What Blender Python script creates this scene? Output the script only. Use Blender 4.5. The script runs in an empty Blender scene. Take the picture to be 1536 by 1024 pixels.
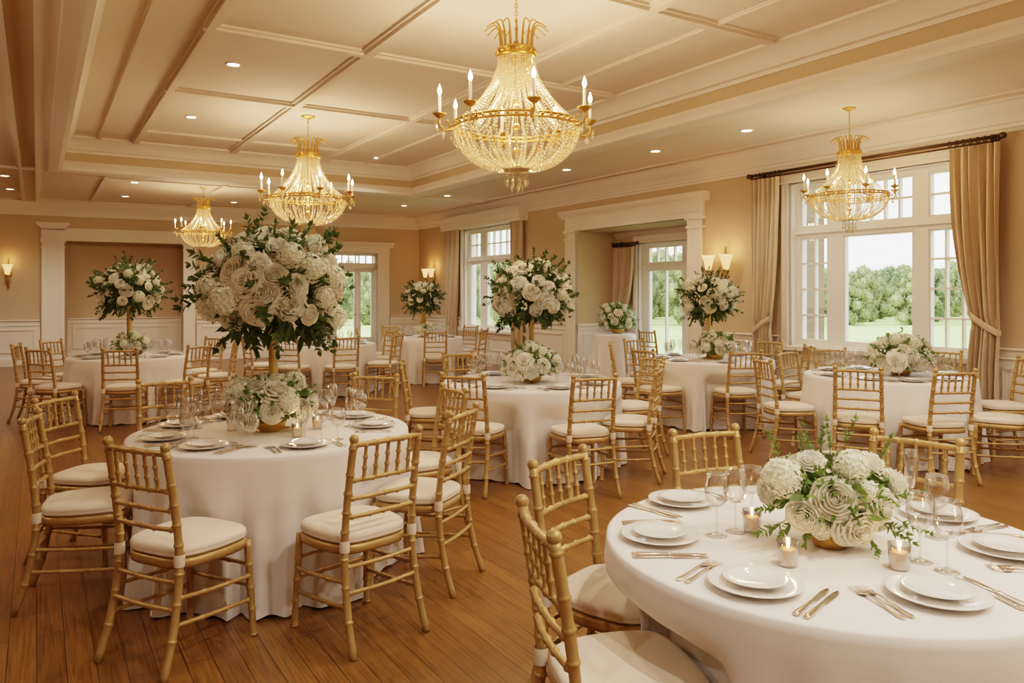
import bpy, math, random
from math import sin, cos, pi, sqrt, atan2, radians, exp
from mathutils import Vector, Matrix, noise
random.seed(11)
C = bpy.context.scene.collection
scene = bpy.context.scene
F, CX, HY, HC = 1150.0, 768.0, 440.0, 1.53      # focal length in pixels, principal column, horizon row, eye height

# ------------------------------------------------------------------ helpers
class MB:
    def __init__(s): s.v = []; s.f = []
    def add(s, vs, fs, M=None):
        b = len(s.v)
        if M is None: s.v.extend([tuple(p) for p in vs])
        else: s.v.extend([tuple(M @ Vector(p)) for p in vs])
        s.f.extend([tuple(b+i for i in f) for f in fs])
    def box(s, x0, x1, y0, y1, z0, z1, M=None):
        s.add([(x0,y0,z0),(x1,y0,z0),(x1,y1,z0),(x0,y1,z0),(x0,y0,z1),(x1,y0,z1),(x1,y1,z1),(x0,y1,z1)],
              [(0,3,2,1),(4,5,6,7),(0,1,5,4),(1,2,6,5),(2,3,7,6),(3,0,4,7)], M)
    def tube(s, pts, rad, n=8, caps=True, M=None):
        pts = [Vector(p) for p in pts]
        rr = rad if isinstance(rad, (list, tuple)) else [rad]*len(pts)
        vs, fs = [], []
        t0 = (pts[1]-pts[0]).normalized()
        a = Vector((0,0,1)) if abs(t0.z) < .9 else Vector((1,0,0))
        nx = t0.cross(a).normalized()
        for i, p in enumerate(pts):
            t = (pts[min(i+1,len(pts)-1)]-pts[max(i-1,0)])
            t = t.normalized() if t.length > 1e-9 else t0
            nx = (nx - t*nx.dot(t)).normalized(); ny = t.cross(nx)
            for k in range(n):
                w = 2*pi*k/n
                vs.append(p + (nx*cos(w)+ny*sin(w))*rr[i])
        for i in range(len(pts)-1):
            for k in range(n):
                a0 = i*n+k; b0 = i*n+(k+1)%n
                fs.append((a0, b0, b0+n, a0+n))
        if caps:
            fs.append(tuple(range(n-1,-1,-1))); fs.append(tuple((len(pts)-1)*n+k for k in range(n)))
        s.add(vs, fs, M)
    def lathe(s, prof, n=24, M=None):
        vs, fs = [], []
        for r, z in prof:
            for k in range(n):
                w = 2*pi*k/n; vs.append((max(r,1e-4)*cos(w), max(r,1e-4)*sin(w), z))
        for i in range(len(prof)-1):
            for k in range(n):
                a0 = i*n+k; b0 = i*n+(k+1)%n
                fs.append((a0, b0, b0+n, a0+n))
        s.add(vs, fs, M)
    def prism(s, prof, x0, x1, M=None):
        # profile of (y, z) swept along x
        n = len(prof)
        vs = [(x0,y,z) for y,z in prof]+[(x1,y,z) for y,z in prof]
        fs = [(i,(i+1)%n,(i+1)%n+n,i+n) for i in range(n)]+[tuple(range(n-1,-1,-1)), tuple(range(n,2*n))]
        s.add(vs, fs, M)
    def ball(s, c, r, nu=10, nv=7, sz=1.0):
        prof = [(r*sin(pi*i/nv), -r*sz*cos(pi*i/nv)) for i in range(nv+1)]
        s.lathe(prof, nu, Matrix.Translation(c))
    def octa(s, c, r, h=None):
        h = h or r; x,y,z = c
        s.add([(x+r,y,z),(x,y+r,z),(x-r,y,z),(x,y-r,z),(x,y,z+h),(x,y,z-h)],
              [(0,1,4),(1,2,4),(2,3,4),(3,0,4),(1,0,5),(2,1,5),(3,2,5),(0,3,5)])
    def mesh(s, name, mat=None, smooth=True):
        m = bpy.data.meshes.new(name); m.from_pydata(s.v, [], s.f)
        if mat: m.materials.append(mat)
        if smooth: m.shade_smooth()
        if smooth == 'auto': m.set_sharp_from_angle(angle=radians(35))
        return m

def put(name, me, parent=None, loc=(0,0,0), rot=(0,0,0), sc=None):
    o = bpy.data.objects.new(name, me); C.objects.link(o)
    if parent: o.parent = parent
    o.location = loc; o.rotation_euler = rot
    if sc is not None: o.scale = (sc,)*3 if isinstance(sc,(int,float)) else sc
    return o
def obj(name, mb, mat, parent=None, loc=(0,0,0), rot=(0,0,0), smooth='auto'):
    return put(name, mb.mesh(name, mat, smooth), parent, loc, rot)
def tag(o, label=None, cat=None, group=None, kind=None):
    if label: o['label'] = label
    if cat: o['category'] = cat
    if group: o['group'] = group
    if kind: o['kind'] = kind
    return o
def thing(name, label, cat, loc=(0,0,0), rz=0, group=None, sc=None):
    o = put(name, None, None, loc, (0,0,rz), sc)
    return tag(o, label, cat, group)
CACHE = {}
def shared(key, fn):
    if key not in CACHE: CACHE[key] = fn()
    return CACHE[key]

# ------------------------------------------------------------------ materials
def new_mat(name):
    m = bpy.data.materials.new(name); m.use_nodes = True
    nt = m.node_tree; b = nt.nodes['Principled BSDF']
    return m, nt, b
def plain(name, col, rough=.5, metal=0, var=.0, scale=8, bump=0, bscale=60, sheen=0, coat=0, sss=0, trans=0, spec=.5):
    m, nt, b = new_mat(name)
    b.inputs['Base Color'].default_value = (*col,1); b.inputs['Roughness'].default_value = rough
    b.inputs['Metallic'].default_value = metal
    b.inputs['Specular IOR Level'].default_value = spec
    if sheen: b.inputs['Sheen Weight'].default_value = sheen
    if coat: b.inputs['Coat Weight'].default_value = coat
    tc = nt.nodes.new('ShaderNodeTexCoord')
    nz = nt.nodes.new('ShaderNodeTexNoise'); nz.inputs['Scale'].default_value = scale; nz.inputs['Detail'].default_value = 4
    nt.links.new(tc.outputs['Object'], nz.inputs['Vector'])
    if var:
        mr = nt.nodes.new('ShaderNodeMixRGB')
        mr.inputs[1].default_value = (*[c*(1-var) for c in col],1); mr.inputs[2].default_value = (*[min(1,c*(1+var)) for c in col],1)
        nt.links.new(nz.outputs['Fac'], mr.inputs[0]); nt.links.new(mr.outputs[0], b.inputs['Base Color'])
    if bump:
        n2 = nt.nodes.new('ShaderNodeTexNoise'); n2.inputs['Scale'].default_value = bscale; n2.inputs['Detail'].default_value = 3
        nt.links.new(tc.outputs['Object'], n2.inputs['Vector'])
        bp = nt.nodes.new('ShaderNodeBump'); bp.inputs['Strength'].default_value = bump; bp.inputs['Distance'].default_value = .01
        nt.links.new(n2.outputs['Fac'], bp.inputs['Height']); nt.links.new(bp.outputs['Normal'], b.inputs['Normal'])
    return m
def emis(name, col, st):
    m, nt, b = new_mat(name)
    b.inputs['Base Color'].default_value = (*col,1)
    b.inputs['Emission Color'].default_value = (*col,1); b.inputs['Emission Strength'].default_value = st
    return m
def thin_glass(name, tint=(1,1,1), base=.04, edge=.6, blend=.35):
    m, nt, b = new_mat(name); nt.nodes.remove(b)
    out = nt.nodes['Material Output']
    tr = nt.nodes.new('ShaderNodeBsdfTransparent'); tr.inputs[0].default_value = (*tint,1)
    gl = nt.nodes.new('ShaderNodeBsdfGlossy'); gl.inputs['Roughness'].default_value = .03
    lw = nt.nodes.new('ShaderNodeLayerWeight'); lw.inputs[0].default_value = blend
    mp = nt.nodes.new('ShaderNodeMapRange'); mp.inputs['To Min'].default_value = base; mp.inputs['To Max'].default_value = edge
    mx = nt.nodes.new('ShaderNodeMixShader')
    nt.links.new(lw.outputs['Facing'], mp.inputs['Value']); nt.links.new(mp.outputs[0], mx.inputs[0])
    nt.links.new(tr.outputs[0], mx.inputs[1]); nt.links.new(gl.outputs[0], mx.inputs[2]); nt.links.new(mx.outputs[0], out.inputs['Surface'])
    return m
def translucent(name, col, w=.4, rough=.6, var=.12, scale=20, gcol=None):
    m, nt, b = new_mat(name); out = nt.nodes['Material Output']
    b.inputs['Roughness'].default_value = rough; b.inputs['Specular IOR Level'].default_value = .25
    tc = nt.nodes.new('ShaderNodeTexCoord'); nz = nt.nodes.new('ShaderNodeTexNoise'); nz.inputs['Scale'].default_value = scale
    nt.links.new(tc.outputs['Object'], nz.inputs['Vector'])
    mr = nt.nodes.new('ShaderNodeMixRGB')
    mr.inputs[1].default_value = (*[c*(1-var) for c in col],1); mr.inputs[2].default_value = (*(gcol or [min(1,c*(1+var)) for c in col]),1)
    nt.links.new(nz.outputs['Fac'], mr.inputs[0]); nt.links.new(mr.outputs[0], b.inputs['Base Color'])
    t = nt.nodes.new('ShaderNodeBsdfTranslucent'); nt.links.new(mr.outputs[0], t.inputs[0])
    mx = nt.nodes.new('ShaderNodeMixShader'); mx.inputs[0].default_value = w
    nt.links.new(b.outputs[0], mx.inputs[1]); nt.links.new(t.outputs[0], mx.inputs[2]); nt.links.new(mx.outputs[0], out.inputs['Surface'])
    return m
def crystal_mat():
    m, nt, b = new_mat('cut_crystal'); nt.nodes.remove(b); out = nt.nodes['Material Output']
    tr = nt.nodes.new('ShaderNodeBsdfTransparent'); tr.inputs[0].default_value = (1,.97,.9,1)
    gl = nt.nodes.new('ShaderNodeBsdfGlossy'); gl.inputs['Roughness'].default_value = .08; gl.inputs[0].default_value = (1,.90,.70,1)
    tl = nt.nodes.new('ShaderNodeBsdfTranslucent'); tl.inputs[0].default_value = (1,.83,.56,1)
    df = nt.nodes.new('ShaderNodeBsdfDiffuse'); df.inputs[0].default_value = (1,.83,.56,1)
    def mix(a, c, f):
        x = nt.nodes.new('ShaderNodeMixShader'); x.inputs[0].default_value = f
        nt.links.new(a.outputs[0], x.inputs[1]); nt.links.new(c.outputs[0], x.inputs[2]); return x
    r = mix(mix(tr, gl, .5), mix(tl, df, .4), .45)
    nt.links.new(r.outputs[0], out.inputs['Surface'])
    return m
def floor_mat():
    m, nt, b = new_mat('oak_plank_floor')
    L = nt.links.new; N = nt.nodes.new
    tc = N('ShaderNodeTexCoord'); mp = N('ShaderNodeMapping'); mp.inputs['Rotation'].default_value = (0,0,pi/2)
    L(tc.outputs['Object'], mp.inputs['Vector'])
    br = N('ShaderNodeTexBrick'); br.offset = .37; br.offset_frequency = 2
    br.inputs['Color1'].default_value = (.172,.078,.019,1); br.inputs['Color2'].default_value = (.235,.110,.027,1); br.inputs['Mortar'].default_value = (.06,.026,.01,1)
    br.inputs['Scale'].default_value = 1.0; br.inputs['Mortar Size'].default_value = .0022; br.inputs['Brick Width'].default_value = 1.7; br.inputs['Row Height'].default_value = .105
    br.inputs['Bias'].default_value = -.1
    L(mp.outputs[0], br.inputs['Vector'])
    m2 = N('ShaderNodeMapping'); m2.inputs['Scale'].default_value = (60,2.2,1); L(tc.outputs['Object'], m2.inputs['Vector'])
    nz = N('ShaderNodeTexNoise'); nz.inputs['Scale'].default_value = 1.5; nz.inputs['Detail'].default_value = 6; nz.inputs['Distortion'].default_value = .6
    L(m2.outputs[0], nz.inputs['Vector'])
    rp = N('ShaderNodeMapRange'); rp.inputs['From Min'].default_value = .3; rp.inputs['From Max'].default_value = .7; rp.inputs['To Min'].default_value = .62; rp.inputs['To Max'].default_value = 1.3
    L(nz.outputs['Fac'], rp.inputs['Value'])
    mu = N('ShaderNodeMixRGB'); mu.blend_type = 'MULTIPLY'; mu.inputs[0].default_value = 1
    L(br.outputs['Color'], mu.inputs[1]); L(rp.outputs[0], mu.inputs[2]); L(mu.outputs[0], b.inputs['Base Color'])
    b.inputs['Roughness'].default_value = .31; b.inputs['Specular IOR Level'].default_value = .45
    bp = N('ShaderNodeBump'); bp.inputs['Strength'].default_value = .12; bp.inputs['Distance'].default_value = .01
    L(nz.outputs['Fac'], bp.inputs['Height']); L(bp.outputs['Normal'], b.inputs['Normal'])
    return m
def brick_mat():
    m, nt, b = new_mat('pale_stone_blocks'); L = nt.links.new; N = nt.nodes.new
    tc = N('ShaderNodeTexCoord'); mp = N('ShaderNodeMapping'); mp.inputs['Rotation'].default_value = (pi/2,0,0)
    L(tc.outputs['Object'], mp.inputs['Vector'])
    br = N('ShaderNodeTexBrick'); br.inputs['Scale'].default_value = 1; br.inputs['Brick Width'].default_value = .42; br.inputs['Row Height'].default_value = .19; br.inputs['Mortar Size'].default_value = .012
    br.inputs['Color1'].default_value = (.22,.145,.095,1); br.inputs['Color2'].default_value = (.30,.22,.155,1); br.inputs['Mortar'].default_value = (.27,.22,.18,1)
    L(mp.outputs[0], br.inputs['Vector']); L(br.outputs['Color'], b.inputs['Base Color']); b.inputs['Roughness'].default_value = .9
    return m
def leafy_mat(name, c1, c2, scale):
    m, nt, b = new_mat(name); L = nt.links.new; N = nt.nodes.new
    tc = N('ShaderNodeTexCoord'); nz = N('ShaderNodeTexNoise'); nz.inputs['Scale'].default_value = scale; nz.inputs['Detail'].default_value = 8; nz.inputs['Roughness'].default_value = .7
    L(tc.outputs['Object'], nz.inputs['Vector'])
    rp = N('ShaderNodeValToRGB'); rp.color_ramp.elements[0].position = .36; rp.color_ramp.elements[1].position = .66
    rp.color_ramp.elements[0].color = (*c1,1); rp.color_ramp.elements[1].color = (*c2,1)
    L(nz.outputs['Fac'], rp.inputs[0]); L(rp.outputs[0], b.inputs['Base Color']); b.inputs['Roughness'].default_value = .9
    b.inputs['Specular IOR Level'].default_value = .1
    return m

WALL = plain('beige_wall_paint', (.575,.44,.285), .85, var=.03, scale=2, spec=.2)
WHITE = plain('cream_white_trim', (.83,.75,.645), .55, var=.015, scale=3, spec=.3)
CEIL = plain('cream_ceiling_paint', (.80,.70,.585), .9, var=.02, scale=1.5, spec=.1)
WINW = plain('white_window_paint', (.86,.83,.77), .45, var=.01, scale=4)
FLOOR = floor_mat()
GOLDCHAIR = plain('gold_painted_bamboo', (.455,.30,.118), .36, .32, var=.22, scale=26, bump=.25, bscale=40)
GOLD = plain('aged_brass', (.62,.37,.10), .30, .9, var=.2, scale=20)
COLGOLD = plain('brushed_gold_column', (.66,.50,.19), .38, .55, var=.06, scale=10)
DARKM = plain('dark_bronze_rod', (.10,.065,.035), .4, .8, var=.2, scale=30)
CUSH = plain('ivory_cushion_fabric', (.80,.69,.56), .85, var=.03, scale=30, bump=.15, bscale=300, sheen=.2, spec=.2)
CLOTH = plain('white_tablecloth_fabric', (.83,.79,.75), .8, var=.02, scale=5, bump=.06, bscale=250, sheen=.25, spec=.25)
LINEN = plain('beige_linen_curtain', (.62,.49,.34), .9, var=.07, scale=12, bump=.2, bscale=180, sheen=.2, spec=.1)
PORC = plain('white_porcelain', (.86,.83,.79), .12, var=.01, scale=6, coat=.4)
SILVER = plain('polished_silver', (.78,.70,.60), .16, 1.0, var=.05, scale=20)
GLASS = thin_glass('clear_wine_glass', (.985,.98,.97), .09, .95, .5)
PANE = thin_glass('window_glass', (.97,.98,.98), .015, .35, .25)
PETAL = translucent('ivory_rose_petal', (.98,.93,.74), .20, .6, .05, 16, (.98,.95,.83))
PEONY = translucent('white_peony_petal', (.98,.95,.80), .20, .6, .05, 16, (.98,.97,.88))
HYD = translucent('pale_green_hydrangea_petal', (.92,.93,.70), .2, .6, .08, 30, (.97,.96,.83))
LEAF = translucent('dark_green_leaf', (.06,.10,.028), .2, .45, .35, 9, (.16,.235,.07))
LEAFB = translucent('fresh_green_leaf', (.12,.22,.04), .3, .45, .3, 9, (.24,.36,.09))
CRYSTAL = crystal_mat()
BULB = emis('glowing_flame_bulb', (1.0,.72,.36), 28)
CANDLEW = plain('ivory_candle_sleeve', (.85,.74,.55), .5)
SHADE = emis('lit_sconce_shade', (1.0,.55,.22), 1.0)
LENS = emis('downlight_lens', (1.0,.78,.5), 14)
WAX = emis('lit_votive_wax', (1.0,.52,.24), .30)
FLAME = emis('candle_flame', (1.0,.66,.30), 7)
LAWN = leafy_mat('mown_grass', (.40,.50,.17), (.52,.60,.24), .06)
BARK = plain('tree_bark', (.09,.06,.04), .9, var=.3, scale=3)
TREES = [leafy_mat('tree_leaves_mid', (.14,.165,.08), (.38,.40,.20), 14), leafy_mat('tree_leaves_dark', (.105,.14,.075), (.29,.325,.165), 14), leafy_mat('tree_leaves_pale', (.17,.19,.09), (.42,.43,.23), 14)]
STONE = brick_mat()

# ------------------------------------------------------------------ camera and frames
cam = bpy.data.cameras.new('camera'); camo = bpy.data.objects.new('camera', cam); C.objects.link(camo)
camo.location = (0,0,HC); camo.rotation_euler = (pi/2,0,0)
cam.sensor_width = 36; cam.lens = 36*F/1536; cam.shift_y = -(512-HY)/1536
cam.clip_start = .05; cam.clip_end = 600
scene.camera = camo

RA = atan2(.527,.850)
def W(v,u): return (cos(RA)*v - sin(RA)*u, sin(RA)*v + cos(RA)*u)
class Frame:
    def __init__(s, o, ang): s.o = o; s.a = ang; s.d = (cos(ang), sin(ang))
    def hit(s, px):                        # pixel column -> distance along the wall, depth
        r = (px-CX)/F
        # o + t d = Y (r,1)
        t = (r*s.o[1]-s.o[0])/(s.d[0]-r*s.d[1]); return t, s.o[1]+t*s.d[1]
    def x(s, px): return s.hit(px)[0]
    def z(s, px, py): return HC + (HY-py)*s.hit(px)[1]/F
    def kw(s): return dict(loc=(s.o[0], s.o[1], 0), rot=(0,0,s.a))
    def pt(s, x, y): return (s.o[0]+s.d[0]*x-s.d[1]*y, s.o[1]+s.d[1]*x+s.d[0]*y)
def at(px, py, z):                         # point of the horizontal plane z that shows at a pixel
    Y = (z-HC)*F/(HY-py); return ((px-CX)/F*Y, Y)
corner, farl = W(8.51,18.35), W(.07,19.15)
BW = Frame(corner, atan2(corner[1]-farl[1], corner[0]-farl[0]))      # back wall: x runs right, ends at 0 in the corner
RW = Frame(corner, RA-pi/2)                                          # right wall: x runs from the corner to the camera end
ROOM = Frame((0,0), RA)                                              # x = v, y = u
H, HT = 3.49, 4.0
ALC = .95
AW = Frame(RW.pt(0, ALC), RA-pi/2)                                   # back of the alcove

def S(name, mb, mat, fr=None, parent=None, smooth='auto'):
    o = obj(name, mb, mat, parent, smooth=smooth, **(fr.kw() if fr else {}))
    if parent is None: o['kind'] = 'structure'
    return o
def wall(name, fr, x0, x1, z0, z1, holes, th=.3, mat=WALL):
    mb = MB(); xs = sorted({x0,x1,*[h[0] for h in holes],*[h[1] for h in holes]})
    for a, b in zip(xs, xs[1:]):
        m = (a+b)/2; segs = [(z0,z1)]
        for h in holes:
            if h[0] < m < h[1]:
                ns = []
                for s0, s1 in segs:
                    if h[2] > s0: ns.append((s0, min(s1,h[2])))
                    if h[3] < s1: ns.append((max(s0,h[3]), s1))
                segs = ns
        for s0, s1 in segs: mb.box(a,b,0,th,s0,s1)
    return S(name, mb, mat, fr, smooth=False)

# openings (measured along each wall)
w1 = (RW.x(697), RW.x(783), .72, 3.0)
al = (RW.x(866), RW.x(1035), 0, 2.68)
w2 = (RW.x(1186), RW.x(1466), .84, 2.98)
w3 = (AW.x(958), AW.x(958)+1.75, .35, 2.45)
dr = (BW.x(499), BW.x(566), 0, 2.55)
rc = (BW.x(97), BW.x(275), 0, 2.66)
RL = 21.0
wall('wall_right', RW, -.3, RL, 0, HT+.2, [w1, al, w2])
wall('wall_back', BW, -24, 0, 0, HT+.2, [dr, rc])
mb = MB(); mb.box(-14.3,-14,-3,24,0,HT+.2); S('wall_left', mb, WALL, ROOM, smooth=False)
mb = MB(); mb.box(-14.3,8.8,-2.95,-2.65,0,HT+.2); S('wall_near', mb, WALL, ROOM, smooth=False)
# alcove shell
mb = MB()
mb.box(al[0]-.2, al[0], .3, ALC+.3, 0, 3.0); mb.box(al[1], al[1]+.2, .3, ALC+.3, 0, 3.0)
mb.box(al[0]-.2, al[1]+.2, .3, ALC+.3, 2.68, 3.0)
S('wall_alcove_sides', mb, WALL, RW, smooth=False)
wall('wall_alcove_back', AW, al[0]-.2, al[1]+.2, 0, 3.0, [w3], .3)
# recess in the back wall
mb = MB(); mb.box(rc[0]-.1, rc[1]+.1, .85, 1.0, 0, 2.9); mb.box(rc[0]-.1, rc[0], .3, .85, 0, 2.9); mb.box(rc[1], rc[1]+.1, .3, .85, 0, 2.9); mb.box(rc[0], rc[1], .3, .85, 2.66, 2.9)
S('wall_recess', mb, WALL, BW, smooth=False)
# floor
mb = MB(); mb.box(-14.3, 10.2, -2.95, 22.5, -.1, 0); S('floor', mb, FLOOR, ROOM, smooth=False)
# ceiling with the raised tray
V0, V1, U0, U1 = .25, 6.35, -2.0, 14.0
mb = MB()
mb.box(-14.3, V0, -2.95, 22, H, H+.1); mb.box(V1, 8.9, -2.95, 22, H, H+.1); mb.box(V0, V1, U1, 22, H, H+.1); mb.box(V0, V1, -2.95, U0, H, H+.1)
mb.box(V0-.2, V1+.2, U0-.2, U1+.2, HT, HT+.1)
S('ceiling', mb, CEIL, ROOM, smooth=False)
mb = MB(); e = .06
mb.box(V0-e, V0, U0-e, U1+e, H, HT+.05); mb.box(V1, V1+e, U0-e, U1+e, H, HT+.05); mb.box(V0, V1, U1, U1+e, H, HT+.05); mb.box(V0, V1, U0-e, U0, H, HT+.05)
S('wall_tray_fascia', mb, WALL, ROOM, smooth=False)

# mouldings: profile swept around / along
def crown(name, fr, x0, x1, zt, y0=0, s=1.0, sgn=-1):
    p = [(0,0),(.27,0),(.27,-.025),(.24,-.035),(.225,-.06),(.17,-.10),(.12,-.155),(.085,-.19),(.075,-.215),(.05,-.225),(.045,-.26),(.02,-.265),(.015,-.30),(0,-.30)]
    mb = MB(); mb.prism([(y0+sgn*a*s, zt+b*s) for a,b in p], x0, x1); return S(name, mb, WHITE, fr)
crown('trim_1', RW, 0, RL, H); crown('trim_2', BW, -24, 0, H)
mb = MB()
for a, b in ((.42,.46),(.48,.495)): mb.box(0, RL, -b, -a, H-.018, H)
S('trim_3', mb, CEIL, RW)
mb = MB()
for a, b in ((.42,.46),(.48,.495)): mb.box(-24, 0, -b, -a, H-.018, H)
S('trim_4', mb, CEIL, BW)
# tray crown and lip
def ring(name, v0, v1, u0, u1, prof, mat=WHITE):
    mb = MB(); vs = []; n = len(prof)
    for a, z in prof: vs += [(v0+a,u0+a,z),(v1-a,u0+a,z),(v1-a,u1-a,z),(v0+a,u1-a,z)]
    fs = []
    for i in range(n):
        j = (i+1) % n
        for k in range(4): fs.append((i*4+k, i*4+(k+1)%4, j*4+(k+1)%4, j*4+k))
    mb.add(vs, fs); return S(name, mb, mat, ROOM)
ring('trim_5', V0, V1, U0, U1, [(0,HT),(.24,HT),(.24,HT-.03),(.20,HT-.045),(.14,HT-.10),(.09,HT-.15),(.07,HT-.19),(.03,HT-.20),(.025,HT-.24),(0,HT-.24)])
ring('trim_6', V0, V1, U0, U1, [(0,H+.14),(.035,H+.13),(.045,H+.09),(.075,H+.06),(.09,H+.02),(.09,H-.02),(.05,H-.035),(.02,H-.05),(-.10,H-.05),(-.12,H-.035),(-.20,H-.03),(-.22,H),(-.02,H),(-.02,H+.10)])
# tray beams
def batten(mb, v0, v1, u0, u1, zt, d=.05):
    mb.box(v0, v1, u0, u1, zt-d*.45, zt)
    if v1-v0 < u1-u0:
        q = (v1-v0)*.22; mb.box(v0+q, v1-q, u0, u1, zt-d, zt)
    else:
        q = (u1-u0)*.22; mb.box(v0, v1, u0+q, u1-q, zt-d, zt)
mb = MB()
for v, w in ((1.36,.13),(2.88,.17),(4.5,.15)): batten(mb, v-w/2, v+w/2, U0+.2, U1-.2, HT, .055)
for v in (.84, 5.28): batten(mb, v-.035, v+.035, U0+.2, U1-.2, HT, .03)
for u, w in ((-.2,.15),(2.4,.15),(5.0,.15),(7.46,.17),(9.97,.15)): batten(mb, V0+.2+.85, V1-.3, u-w/2, u+w/2, HT, .053)
batten(mb, 1.36, 4.5, 12.72, 12.82, HT, .03)
S('trim_7', mb, CEIL, ROOM)
# long beam strips left of the tray and the bays beyond it
mb = MB()
for a, b, d in ((-.02,.02,.05),(.02,.05,.03),(-.24,-.20,.04),(-.27,-.24,.025)): mb.box(a, b, -2.6, 19.0, H-d, H)
mb.box(-3.5, 8.0, U1+.05, U1+.09, H-.04, H)
S('trim_8', mb, WHITE, ROOM)
mb = MB(); mb.box(-.20,-.02,-2.6,13.9,H-.012,H); S('trim_9', mb, WALL, ROOM, smooth=False)
mb = MB()
for v in (1.0, 2.9, 4.9):
    mb.box(v-.04, v+.04, U1+.4, 18.4, H-.03, H)
mb.box(.5, 5.6, U1+.6, U1+.66, H-.02, H)
S('trim_10', mb, CEIL, ROOM)

# wainscot
ZR = .97
def wains(name, fr, segs, y=0):
    mb = MB()
    for x0, x1 in segs:
        mb.box(x0, x1, y-.02, y, 0, ZR-.06)
        mb.prism([(y,ZR),(y-.055,ZR),(y-.06,ZR-.015),(y-.045,ZR-.03),(y-.03,ZR-.035),(y-.028,ZR-.10),(y-.04,ZR-.115),(y,ZR-.12)], x0, x1)
        mb.prism([(y,0),(y-.04,0),(y-.04,.15),(y-.03,.165),(y-.025,.185),(y,.19)], x0, x1)
        L = x1-x0; n = max(1, round(L/.95)); w = L/n
        if L < .3: continue
        for i in range(n):
            a, b, c, d = x0+i*w+.10, x0+(i+1)*w-.10, .28, ZR-.20
            if b-a < .1: continue
            for e0, h in ((0,.038),(.018,.030)):
                mb.box(a+e0, b-e0, y-h, y, c+e0, c+e0+.018); mb.box(a+e0, b-e0, y-h, y, d-e0-.018, d-e0)
                mb.box(a+e0, a+e0+.018, y-h, y, c+e0, d-e0); mb.box(b-e0-.018, b-e0, y-h, y, c+e0, d-e0)
    return S(name, mb, WHITE, fr, smooth=False)
wains('baseboard_right', RW, [(0,w1[0]-.16),(w1[1]+.16,al[0]-.33),(al[1]+.33,w2[0]-.16),(w2[1]+.16,RL)])
wains('baseboard_back', BW, [(-24,rc[0]-.45),(rc[1]+.28,dr[0]-.12),(dr[1]+.33,0)])
wains('baseboard_recess', BW, [(rc[0],rc[1])], .85)
wains('baseboard_alcove', AW, [(al[0],w3[0]-.1)])
for nm, x, sx in (('baseboard_alcove_left', al[0], 1),):
    mb = MB(); mb.box(x, x+.02, 0, ALC, 0, ZR-.06); mb.box(x, x+.055, 0, ALC, ZR-.04, ZR); mb.box(x, x+.03, 0, ALC, ZR-.12, ZR-.04); mb.box(x, x+.04, 0, ALC, 0, .19)
    for a,b in ((.12,.138),(ALC-.15,ALC-.132)): mb.box(x, x+.035, a, b, .28, .77)
    mb.box(x, x+.035, .12, ALC-.132, .28,.298); mb.box(x, x+.035, .12, ALC-.132, .752,.77)
    S(nm, mb, WHITE, RW, smooth=False)
# below-window panels
wains('trim_11', RW, [(w1[0]-.16, w1[1]+.16)]) if False else None
for i, w in ((11, w1), (12, w2)):
    mb = MB(); z = w[2]-.06
    mb.box(w[0]-.16, w[1]+.16, -.02, 0, 0, z); mb.box(w[0]-.16, w[1]+.16, -.04, 0, 0, .19)
    n = 2; L = (w[1]-w[0])/n
    for k in range(n):
        a, b, c, d = w[0]+k*L+.1, w[0]+(k+1)*L-.1, .28, z-.1
        for q in ((a,b,c,c+.02),(a,b,d-.02,d),(a,a+.02,c,d),(b-.02,b,c,d)): mb.box(q[0],q[1],-.04,0,q[2],q[3])
    S('trim_%d' % i, mb, WHITE, RW, smooth=False)

# casings
def casing(name, fr, x0, x1, z1, wl, wr, head, z0=0, cap=.06, dep=.05, cornice=True, capital=False):
    mb = MB()
    def pil(a, b):
        mb.box(a, b, -dep, 0, z0, z1)
        q = (b-a)*.2
        mb.box(a, a+q*.7, -dep-.015, 0, z0, z1); mb.box(b-q*.7, b, -dep-.015, 0, z0, z1)
        if z0 == 0: mb.box(a-.015, b+.015, -dep-.025, 0, 0, .22)
        if capital:
            mb.box(a-.02, b+.02, -dep-.03, 0, z1-.16, z1-.13); mb.box(a-.03, b+.03, -dep-.04, 0, z1-.03, z1+.01)
    if wl: pil(x0-wl, x0)
    if wr: pil(x1, x1+wr)
    a, b = x0-wl-.01, x1+wr+.01
    mb.box(a, b, -dep-.01, 0, z1, z1+head)
    mb.box(a-.01, b+.01, -dep-.03, 0, z1+.0, z1+.03); mb.box(a, b, -dep-.02, 0, z1+head*.34, z1+head*.38)
    if cornice:
        zt = z1+head
        p = [(0,zt-.02),(-dep-.02,zt-.02),(-dep-.03,zt+.01),(-dep-.06,zt+.03),(-dep-.10,zt+.06),(-dep-.11,zt+.09),(-dep-.11,zt+.115),(0,zt+.115)]
        mb.prism(p, a-.10, b+.10)
    return S(name, mb, WHITE, fr)
casing('trim_13', RW, al[0], al[1], al[3], .30, .30, .26, capital=True)
casing('trim_14', BW, rc[0], rc[1], rc[3], .42, .25, .26, capital=True, cornice=False)
mb = MB()
zt = rc[3]+.26
for k, (g, h0, h1) in enumerate(((.0,-.02,.02),(.03,.02,.05),(.07,.05,.10),(.10,.10,.14))): mb.box(rc[0]-.42-g, rc[0]+g, -.06-g, 0, zt+h0-.02, zt+h1-.02)
mb.box(rc[0], rc[1]+.28, -.09, 0, zt-.03, zt+.01)
S('trim_15', mb, WHITE, BW)
casing('trim_16', BW, dr[0], dr[1], dr[3], .07, .30, .16, cornice=True)
casing('trim_17', RW, w1[0], w1[1], w1[3], .09, .09, .10, z0=w1[2], cornice=False)
mb = MB()
xa, xb = RW.x(672), RW.x(792)
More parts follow.
